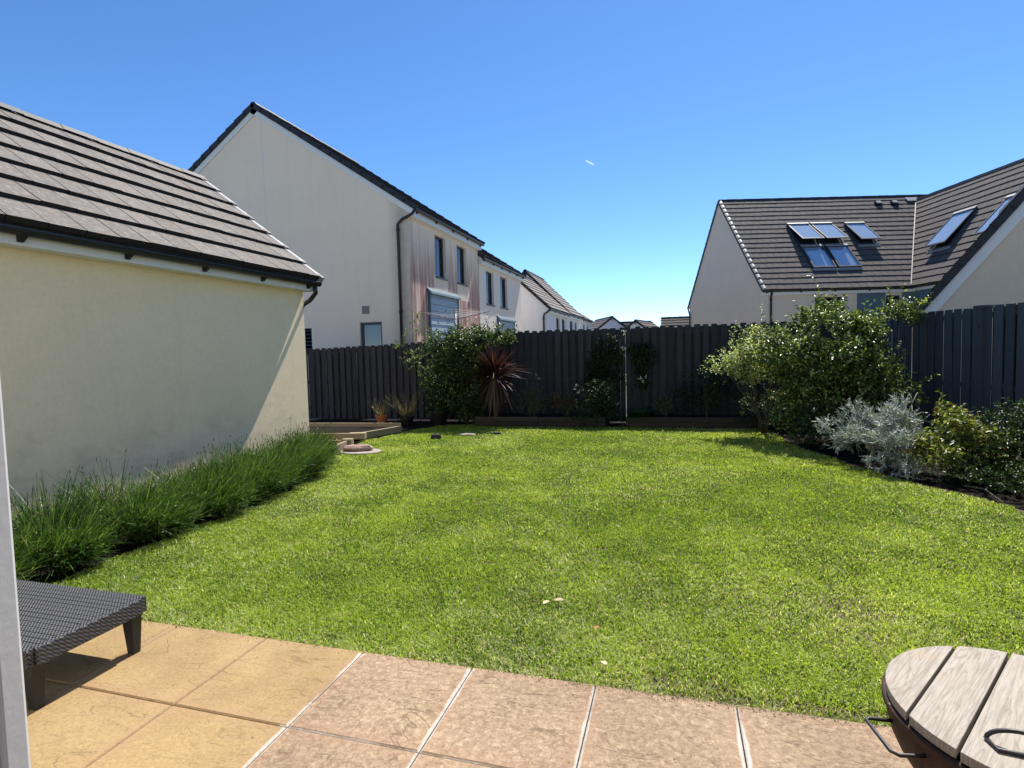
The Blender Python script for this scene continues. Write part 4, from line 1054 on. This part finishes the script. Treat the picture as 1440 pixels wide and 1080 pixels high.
def blooms(label, pts, seed):
    rng = np.random.default_rng(seed); rt = thing('flower', label, 'flower', pts[0]); P = []; D = []
    m = MB(); q = Vector(pts[0]); m.tube([(q.x+.02, 11.80, q.z-.35), (q.x+.01, 11.77, q.z-.15), q], .004, 5); m.build('stem', M['bark'], rt)
    for p in pts:
        for k in range(9): P.append(np.array(p)+rng.normal(0, .013, 3)); D.append(unit(rng.normal(size=3)))
    P = np.array(P); D = np.array(D); n = len(P)
    V, T = leaf_cards(P, D, unit(rng.normal(size=(n, 3))), np.full(n, .032), np.full(n, .024)); npmesh('petals', V, T, np.tile([.75, .75, .6], (4*n, 1)), M['silver'], rt)
blooms('white flower head at the top of the fence gap', [(-1.0, 11.72, 1.9), (-1.0, 11.74, 1.84)], 1)
blooms('white flower cluster hanging in the fence gap below the top one', [(-1.04, 11.70, 1.55), (-.97, 11.71, 1.55), (-1.0, 11.71, 1.53)], 2)
blooms('small white flowers right of the fence gap at mid height', [(-.66, 11.5, .93), (-.56, 11.5, .96), (-.62, 11.5, .88)], 3)
blooms('tiny white flowers in the dark plants left of the fence gap', [(-1.95, 11.2, .75), (-1.88, 11.2, .68), (-1.72, 11.15, .5), (-1.35, 11.2, .48), (-1.92, 11.2, .82)], 4)

# silver curly shrub
def silver():
    rt = thing('shrub', 'silver white curly leaved shrub at the right edge of the lawn', 'shrub', (2.55, 7.95, 0))
    rng = np.random.default_rng(51)
    blobs = [(2.5, 7.75, .28, .42, .36, .24), (2.25, 8.2, .32, .28, .28, .22), (2.70, 8.1, .50, .34, .3, .26), (2.92, 8.3, .72, .20, .2, .20), (2.98, 8.3, .88, .08, .08, .10), (2.30, 8.2, .55, .2, .2, .14), (2.1, 8.35, .35, .18, .18, .2), (2.5, 7.4, .2, .28, .2, .18), (2.62, 7.7, .45, .25, .25, .2)]
    stems('stems', rt, (2.55, 8.0, 0), [(b[0], b[1], b[2]) for b in blobs], .012, seed=9, spread=.15, sub=4, mat=plain('silver_stem', (.3, .3, .27)))
    NS = 640; Pc, dc = blob_points(rng, blobs, 60, .3); kk = rng.integers(0, 60, NS); dl = unit(rng.normal(size=(NS, 3))); P = Pc[kk]+dl*.07; d = unit(dc[kk]+dl*.5); D = unit(d*.7+np.array([0, 0, .7])+rng.normal(0, .45, (NS, 3)))
    # curled narrow leaves: strips of three segments
    nl = 9; n = NS*nl
    t = np.tile(np.arange(nl)/nl, NS); DD = np.repeat(D, nl, 0); B = np.repeat(P, nl, 0)+DD*(t*.12)[:, None]
    s = unit(np.cross(DD, rng.normal(size=(n, 3)))); L = .045+.05*rng.random(n); W = .0045+.004*rng.random(n)
    q = unit(np.cross(s, DD)); pts = []
    for i in range(5):
        a = i/4*2.1; off = s*(np.sin(a)*L*.55)[:, None]+DD*((1-np.cos(a))*L*.35+np.sin(a)*.3*L)[:, None]-np.array([0, 0, 1])*(L*.18*(i/4)**2)[:, None]
        ww = (W*(1-.6*(i/4)))[:, None]; pts += [B+off-q*ww, B+off+q*ww]
    V = np.stack(pts, 1).reshape(-1, 3); qq = np.arange(n)[:, None]*10; T = []
    for i in range(4): T += [qq+[2*i, 2*i+1, 2*i+3], qq+[2*i, 2*i+3, 2*i+2]]
    ok = np.repeat(B[:, 2] > .02, 1)
    col = np.repeat(pick_cols(rng, n, [(.36, .40, .39, 4), (.22, .26, .25, 3), (.52, .56, .54, 2)], .12), 10, 0)
    V = np.maximum(V, np.array([-99, -99, .0])); npmesh('leaves', V, np.concatenate(T, 0), col, M['silver'], rt)
silver()
B = [(3.05, 7.55, .45, .32, .3, .24), (3.3, 7.6, .22, .22, .25, .18), (2.85, 7.35, .25, .26, .3, .2), (3.2, 7.3, .2, .4, .3, .2), (3.12, 7.6, .62, .18, .18, .1)]
shrub('low yellow-green leafed shrub right of the silver one', (3.1, 7.5, 0), B, [(b[0], b[1], b[2]) for b in B], r0=.01, seed=61, n=560, slen=.1, nl=8, ln=.056, wd=.027, clump=12, csz=.1, lift=1., pal=[(.24, .27, .06, 3), (.08, .11, .025, 4), (.22, .24, .09, 1), (.12, .07, .03, 1)], shoots=30)
B = [(3.68, 7.5, .42, .38, .5, .36), (3.55, 7.1, .25, .45, .38, .25), (3.35, 7.2, .3, .2, .2, .2)]
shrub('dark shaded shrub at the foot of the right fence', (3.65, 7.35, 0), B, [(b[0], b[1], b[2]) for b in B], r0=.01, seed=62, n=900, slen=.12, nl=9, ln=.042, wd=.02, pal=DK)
B = [(2.15, 9.0, .2, .35, .35, .25), (1.95, 9.2, .3, .3, .3, .3), (2.5, 8.9, .3, .4, .35, .35), (2.9, 8.9, .3, .4, .3, .35)]  # fill-in plants, put in for the black shade over the soil
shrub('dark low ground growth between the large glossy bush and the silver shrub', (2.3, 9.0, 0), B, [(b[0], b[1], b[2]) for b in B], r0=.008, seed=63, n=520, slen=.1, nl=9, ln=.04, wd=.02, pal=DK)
B = [(3.15, 6.75, .12, .35, .3, .14), (3.45, 6.4, .12, .4, .4, .16), (2.85, 7.0, .08, .25, .2, .1), (3.35, 5.8, .08, .3, .4, .1)]
shrub('dark low creeping growth at the right edge beside the bare stick', (3.3, 6.5, 0), B, [(b[0], b[1], b[2]) for b in B], r0=.006, seed=64, n=480, slen=.08, nl=8, ln=.034, wd=.018, pal=DK)
# twigs on the soil
m = MB(); m.tube([(2.93, 6.95, -.01), (2.98, 6.65, .03), (2.95, 6.25, .0)], [.012, .01, .006], 6)
tag(m.build('stick', M['bark'], loc=(2.95, 6.6, 0)), 'bare stick lying on dark soil at the right edge', 'stick')

# fallen leaves on the lawn
def fallen(label, x, y, s, rot, col):
    m = MB(); c, sn = math.cos(rot), math.sin(rot)
    for sg in (-1, 1):
        pts = [(-.5, 0, 0), (-.1, .28*sg, .12), (.3, .2*sg, .10), (.5, 0, .03), (0, 0, 0)]
        m.quad([(x+s*(p[0]*c-p[1]*sn), y+s*(p[0]*sn+p[1]*c), .022+s*p[2]) for p in (pts if sg > 0 else pts[::-1])])
    mt = plain('dry_leaf', col, .8, .2); tag(m.build('fallen_leaf', mt, loc=(x, y, 0)), label, 'leaf')
fallen('pale dry leaf on the lawn, left of a close pair', -.755, 3.19, .055, 1.1, (.58, .47, .30))
fallen('tan dry leaf on the lawn, right of a close pair', -.686, 3.235, .07, .2, (.48, .38, .25))
fallen('small reddish dry leaf on the lawn below the pair', -.42, 2.955, .04, .7, (.42, .17, .10))
fallen('tiny cream leaf on grass near the patio edge', -.34, 2.62, .045, -.6, (.62, .52, .32))

# ------------------------------------------------------------------ rotary clothes line behind the fence
rt = thing('clothes_airer', 'rotary clothes line showing above the left bush', 'clothes line', (-5.2, 12.95, 0))
steel = plain('aluminium', (.55, .5, .48), .4, .5, .4)
m = MB(); m.tube([(-5.2, 12.95, 0), (-5.2, 12.95, 2.5)], .022, 10); m.build('pole', steel, rt, smooth=True)
tips = []
for k in range(4):
    a = R(20+90*k); tp = Vector((-5.2+.85*math.cos(a), 12.95+.85*math.sin(a), 2.55)); tips.append(tp)
    m = MB(); m.beam((-5.2, 12.95, 2.36), tp, .022, .022); m.build('arm', plain('red_arm', (.35, .2, .17)), rt)
m = MB()
for f_ in (.45, .65, .82, 1.0):
    for k in range(4):
        c0 = Vector((-5.2, 12.95, 2.36)); a, b = c0.lerp(tips[k], f_), c0.lerp(tips[(k+1) % 4], f_); md = (a+b)/2-Vector((0, 0, .03)); m.tube([a, md, b], .0035, 5)
m.build('line', M['white'], rt)

# ------------------------------------------------------------------ lounger
def lounger():
    rt = thing('sun_lounger', 'dark grey woven rattan sun lounger on the patio', 'sun lounger', (-3.7, 1.95, 0))
    rm, nt, out = newmat('woven_rattan'); g = pos(nt); s = sep(nt, g)
    su = mth(nt, 'ADD', s[0], mth(nt, 'MULTIPLY', s[2], 1.0))
    def wv(a, f): return mth(nt, 'SINE', mth(nt, 'MULTIPLY', a, f))
    ax = mth(nt, 'ADD', s[0], mth(nt, 'MULTIPLY', s[1], .35)); ay = mth(nt, 'ADD', s[1], mth(nt, 'MULTIPLY', s[2], 1.4))
    w1 = mth(nt, 'MULTIPLY', wv(ax, 330), wv(ay, 235)); h = mth(nt, 'ADD', mth(nt, 'MULTIPLY', w1, .5), .5)
    c = ramp(nt, h, [(.2, (.014, .014, .017)), (.55, (.045, .046, .054)), (.9, (.085, .088, .10))])
    principled(nt, out, c, .42, .5, 0, h, .9, .006)
    x0, x1, y0, y1, zt = -4.75, -2.70, 1.665, 2.215, .29
    m = MB(); n = 14; pr = (y1-y0-.03)/n
    for i in range(n):
        a = y0+.015+pr*i; m.box(x0+.02, x1-.02, a+.002, a+pr-.002, zt-.012, zt-.001)
    m.build('seat', rm, rt)
    m = MB()
    m.box(x0, x1, y0-.012, y0+.02, zt-.085, zt); m.box(x0, x1, y1-.02, y1+.012, zt-.085, zt)
    m.box(x1-.022, x1+.012, y0+.021, y1-.021, zt-.085, zt-.0005); m.box(x0-.012, x0+.02, y0+.021, y1-.021, zt-.085, zt-.0005)
    for x in (-4.3, -3.8, -3.3): m.box(x-.02, x+.02, y0+.021, y1-.021, zt-.06, zt-.014)
    m.build('frame', rm, rt, bevel=.006)
    lm_ = plain('dark_plastic', (.022, .022, .024), .5, .4)
    for (x, y) in ((x1-.045, y0+.04), (x1-.045, y1-.04), (x0+.06, y0+.04), (x0+.06, y1-.04)):
        m = MB(); a, b = .040, .021; sx = .0
        m.hexa([(x-b+sx, y-b, .0), (x+b, y-b, .0), (x+b, y+b, .0), (x-b+sx, y+b, .0), (x-a, y-a+.01, zt-.08), (x+a-.004, y-a+.01, zt-.08), (x+a-.004, y+a-.01, zt-.08), (x-a, y+a-.01, zt-.08)])
        m.build('leg', lm_, rt, bevel=.004)
lounger()

# ------------------------------------------------------------------ fire pit with wooden lid
def firepit():
    cx, cy, zt, r = .912, 1.733, .55, .339
    rt = thing('fire_pit', 'rusty fire bowl with slatted wooden lid on dark legs', 'fire pit', (cx, cy, 0))
    rust, nt, out = newmat('rusty_iron'); g = pos(nt)
    c = ramp(nt, noise(nt, g, 14, 6, .7), [(.3, (.018, .011, .009)), (.55, (.05, .026, .017)), (.75, (.10, .048, .026))])
    principled(nt, out, c, .75, .4, .2, noise(nt, g, 90, 4), .4, .003)
    m = MB(); pr = []
    for i in range(13):
        a = R(90*i/12); pr.append((max(.0, .338*math.sin(a)), zt-.055-.27*math.cos(a)))
    pr += [(.338, zt-.045), (.348, zt-.045), (.348, zt-.03), (.330, zt-.03), (.325, zt-.055)]
    m.lathe((cx, cy, 0), pr, 56); m.build('bowl', rust, rt, smooth=True)
    iron = plain('black_iron', (.03, .03, .033), .5, .5)
    for k in range(3):
        a = R(100+120*k); d = Vector((math.cos(a), math.sin(a), 0)); c0 = Vector((cx, cy, 0))
        m = MB(); m.beam(c0+d*.24+Vector((0, 0, .34)), c0+d*.30, .055, .012, up=tuple(d)); m.build('leg', iron, rt)
    # lid: planks across
    ang = math.atan2(.832, .555); d = Vector((math.cos(ang), math.sin(ang), 0)); p = Vector((d.y, -d.x, 0))
    wm, nt, out = newmat('weathered_plank'); tc = nt.nodes.new('ShaderNodeNewGeometry'); mp = nt.nodes.new('ShaderNodeMapping'); mp.vector_type = 'TEXTURE'
    mp.inputs['Rotation'].default_value = (0, 0, ang); nt.links.new(tc.outputs['Position'], mp.inputs[0])
    st = nt.nodes.new('ShaderNodeMapping'); st.inputs['Scale'].default_value = (1.1, 15, 5); nt.links.new(mp.outputs[0], st.inputs[0])
    n1 = noise(nt, st.outputs[0], 1.5, 3, .5, .8)
    gr_ = mth(nt, 'FRACT', mth(nt, 'MULTIPLY', n1, 9)); gr_ = mth(nt, 'ABSOLUTE', mth(nt, 'SUBTRACT', gr_, .5))
    n2 = noise(nt, g if False else tc.outputs['Position'], 6, 5, .6); n3 = noise(nt, st.outputs[0], 9, 5, .7)
    c = mix(nt, n2, (.33, .285, .23), (.44, .405, .36)); c = mix(nt, mth(nt, 'MULTIPLY', ramp(nt, gr_, [(0., 1.), (.2, 0.)]), .42), c, (.13, .105, .08))
    c = mix(nt, mth(nt, 'MULTIPLY', ramp(nt, n3, [(.42, 0.), (.62, 1.)]), .45), c, (.16, .135, .11))
    c = mix(nt, mth(nt, 'MULTIPLY', ramp(nt, n2, [(.55, 0.), (.75, 1.)]), .5), c, (.36, .26, .17))
    principled(nt, out, c, .8, .25, 0, mth(nt, 'ADD', gr_, n3), .35, .003)
    gaps = [-.339, -.229, -.108, .013, .134, .255, .339]
    C0 = Vector((cx, cy, 0))
    for a, b in zip(gaps[:-1], gaps[1:]):
        a2 = a+(.0042 if a > -.33 else .0005); b2 = b-(.0042 if b < .33 else .0005)
        n = 14; top = []; 
        ts = [a2+(b2-a2)*i/n for i in range(n+1)]
        up = [(t, math.sqrt(max(0, r*r-t*t))) for t in ts]
        ring = [C0+p*t+d*h for t, h in up]+[C0+p*t-d*h for t, h in reversed(up)]
        m = MB(); k = len(ring); z1, z0 = zt, zt-.026
        m.v += [Vector((q.x, q.y, z0)) for q in ring]+[Vector((q.x, q.y, z1)) for q in ring]
        m.f.append(tuple(range(k))); m.f.append(tuple(range(2*k-1, k-1, -1))); m.m += [0, 0]; m.a += [.1, .1]
        for i in range(k): m.f.append((i, i+k, (i+1) % k+k, (i+1) % k)); m.m.append(0); m.a.append(.1)
        m.build('lid_plank', wm, rt, bevel=.002)
    m = MB()
    for s_ in (-.17, .17): m.beam(C0+d*s_-p*.29+Vector((0, 0, zt-.038)), C0+d*s_+p*.29+Vector((0, 0, zt-.038)), .05, .02)
    m.build('lid_batten', plain('dark_batten', (.08, .05, .04)), rt)
    # side handles
    for sg in (1, -1):
        m = MB(); q = []
        yb = -.02*0
        for (u, w) in ((.33, .075), (.385, .085), (.398, .078), (.405, -.045), (.392, -.06), (.345, -.062), (.325, -.06)):
            a = R(193 if sg > 0 else 13); dr = Vector((math.cos(a), math.sin(a), 0)); pp = Vector((-dr.y, dr.x, 0))
            q.append(C0+dr*u-pp*w+Vector((0, 0, zt-.075)))
        m.tube(q, .0052, 8); m.build('handle', iron, rt, smooth=True)
    m = MB(); hc = Vector((.80, 1.552, zt)); q = []
    for i in range(13):
        a = math.pi*i/12; q.append(hc+Vector((-.075*math.cos(a)*1.0, .012+.02*math.cos(a), .0))+Vector((0, .0, .038*math.sin(a)+.004)))
    q2 = [hc+Vector((-.075, .03, .006)), hc+Vector((-.07, -.01, .006)), hc+Vector((.075, -.03, .006))]
    m.tube(q, .0055, 8); m.tube(q2, .005, 8); m.build('lid_handle', iron, rt, smooth=True)
firepit()

# ------------------------------------------------------------------ door frame at the camera's left
rt = thing('door_frame', 'white plastic door frame edge standing at the far left', 'door frame', (-.76, .42, 0))
upvc = plain('white_upvc', (.84, .86, .90), .3, .5, var=.03)
m = MB(); m.box(-.93, -.776, .42, .47, .0, 2.15); m.box(-.93, -.748, .385, .4195, .0, 2.15); m.build('stile', upvc, rt, bevel=.006)
m = MB(); m.box(-.7755, -.7485, .428, .456, .02, 2.13); m.build('seal', M['white'], rt, bevel=.004)
m = MB(); m.box(-1.6, -.931, .40, .46, .0, .12); m.box(-1.6, -.931, .40, .46, 2.03, 2.15); m.box(-1.66, -1.601, .395, .465, 0, 2.15); m.build('rail', upvc, rt)
m = MB(); m.quad([(-1.6, .43, .12), (-.931, .43, .12), (-.931, .43, 2.03), (-1.6, .43, 2.03)]); m.build('pane', M['glass'], rt)

# ------------------------------------------------------------------ the house the doorway belongs to
rt = thing('house', 'cream rendered house around the open patio door at the camera side', 'house', (1, -.4, 0))
m = MB(); X = XF(0, .34, 180)
facade(m, -7.5, 4.3, 0, 5.3, [(-1.9, .93, -.01, 2.2), (-5.6, -4.2, 1.0, 2.2), (-5.6, -4.2, 3.3, 4.6), (-1.2, .4, 3.3, 4.6), (2.2, 3.4, 3.3, 4.6)], depth=.28); m.X = X
m.build('wall', render_wall('own_house_render', (.8, .75, .64)), rt)
for h in ((-5.6, -4.2, 1.0, 2.2), (-5.6, -4.2, 3.3, 4.6), (-1.2, .4, 3.3, 4.6), (2.2, 3.4, 3.3, 4.6)): window(rt, X, *h)
m = MB(); m.box(-4.5, 7.7, -9, .36, 5.3, 5.42); m.box(-4.5, 7.7, -9, -8.9, 0, 5.3); m.box(-4.3, -4.2, -8.9, .05, 0, 5.3); m.box(7.4, 7.5, -8.9, .05, 0, 5.3); m.build('roof', M['tile_edge'], rt)

# ------------------------------------------------------------------ vapour trail high in the sky
m = MB(); k = 6000
pa = Vector((-.1505, 1.0224, .3395))*k; pb = Vector((-.1365, 1.0224, .3305))*k
m.tube([pa, (pa+pb)/2, pb], [6, 11, 7], 6)
vt, nt, out = newmat('vapour'); tr = nt.nodes.new('ShaderNodeBsdfTransparent'); df = nt.nodes.new('ShaderNodeBsdfTranslucent'); df.inputs[0].default_value = (.9, .9, .9, 1)
ms = nt.nodes.new('ShaderNodeMixShader'); ms.inputs[0].default_value = .2; nt.links.new(tr.outputs[0], ms.inputs[1]); nt.links.new(df.outputs[0], ms.inputs[2]); nt.links.new(ms.outputs[0], out.inputs[0])
tag(m.build('vapour_trail', vt, loc=tuple(pa)), 'tiny white vapour trail in the clear blue sky', 'vapour trail')

# ------------------------------------------------------------------ light, sky, camera
sdir = Vector((.21, 1.0, 1.57)).normalized()
el = math.asin(sdir.z); azm = math.atan2(sdir.x, sdir.y)
w = bpy.data.worlds.new('World'); bpy.context.scene.world = w; w.use_nodes = True
nt = w.node_tree; nt.nodes.clear()
sk = nt.nodes.new('ShaderNodeTexSky'); sk.sky_type = 'NISHITA'; sk.sun_disc = False; sk.sun_elevation = el; sk.sun_rotation = azm
sk.air_density = .7; sk.dust_density = .2; sk.ozone_density = 3.0; sk.altitude = 1500
bg = nt.nodes.new('ShaderNodeBackground'); bg.inputs['Strength'].default_value = .15
wo = nt.nodes.new('ShaderNodeOutputWorld'); hs = nt.nodes.new('ShaderNodeHueSaturation'); hs.inputs['Saturation'].default_value = 1.17; nt.links.new(sk.outputs[0], hs.inputs['Color']); nt.links.new(hs.outputs[0], bg.inputs[0]); nt.links.new(bg.outputs[0], wo.inputs[0])
sd = bpy.data.lights.new('sun', 'SUN'); sd.energy = 5.0; sd.angle = R(.53); sd.color = (1, .95, .86)
so = bpy.data.objects.new('sun', sd); C.objects.link(so); so.rotation_euler = sdir.to_track_quat('Z', 'Y').to_euler(); so.location = (0, 0, 20)

cam = bpy.data.cameras.new('camera'); co = bpy.data.objects.new('camera', cam); C.objects.link(co)
r_ = (0.95990592, 0.27917222, -0.02536713); u_ = (0.00823685, 0.06236395, 0.99801948); b_ = (0.28020131, -0.95821376, 0.05756403)
co.matrix_world = Matrix(((r_[0], u_[0], b_[0], 0), (r_[1], u_[1], b_[1], 0), (r_[2], u_[2], b_[2], H_CAM), (0, 0, 0, 1)))
cam.sensor_width = 36; cam.lens = 785.5/1440*36; cam.clip_start = .05; cam.clip_end = 20000
sc = bpy.context.scene; sc.camera = co
sc.view_settings.view_transform = 'Standard'; sc.view_settings.look = 'None'; sc.view_settings.exposure = 0.65; sc.view_settings.gamma = 1
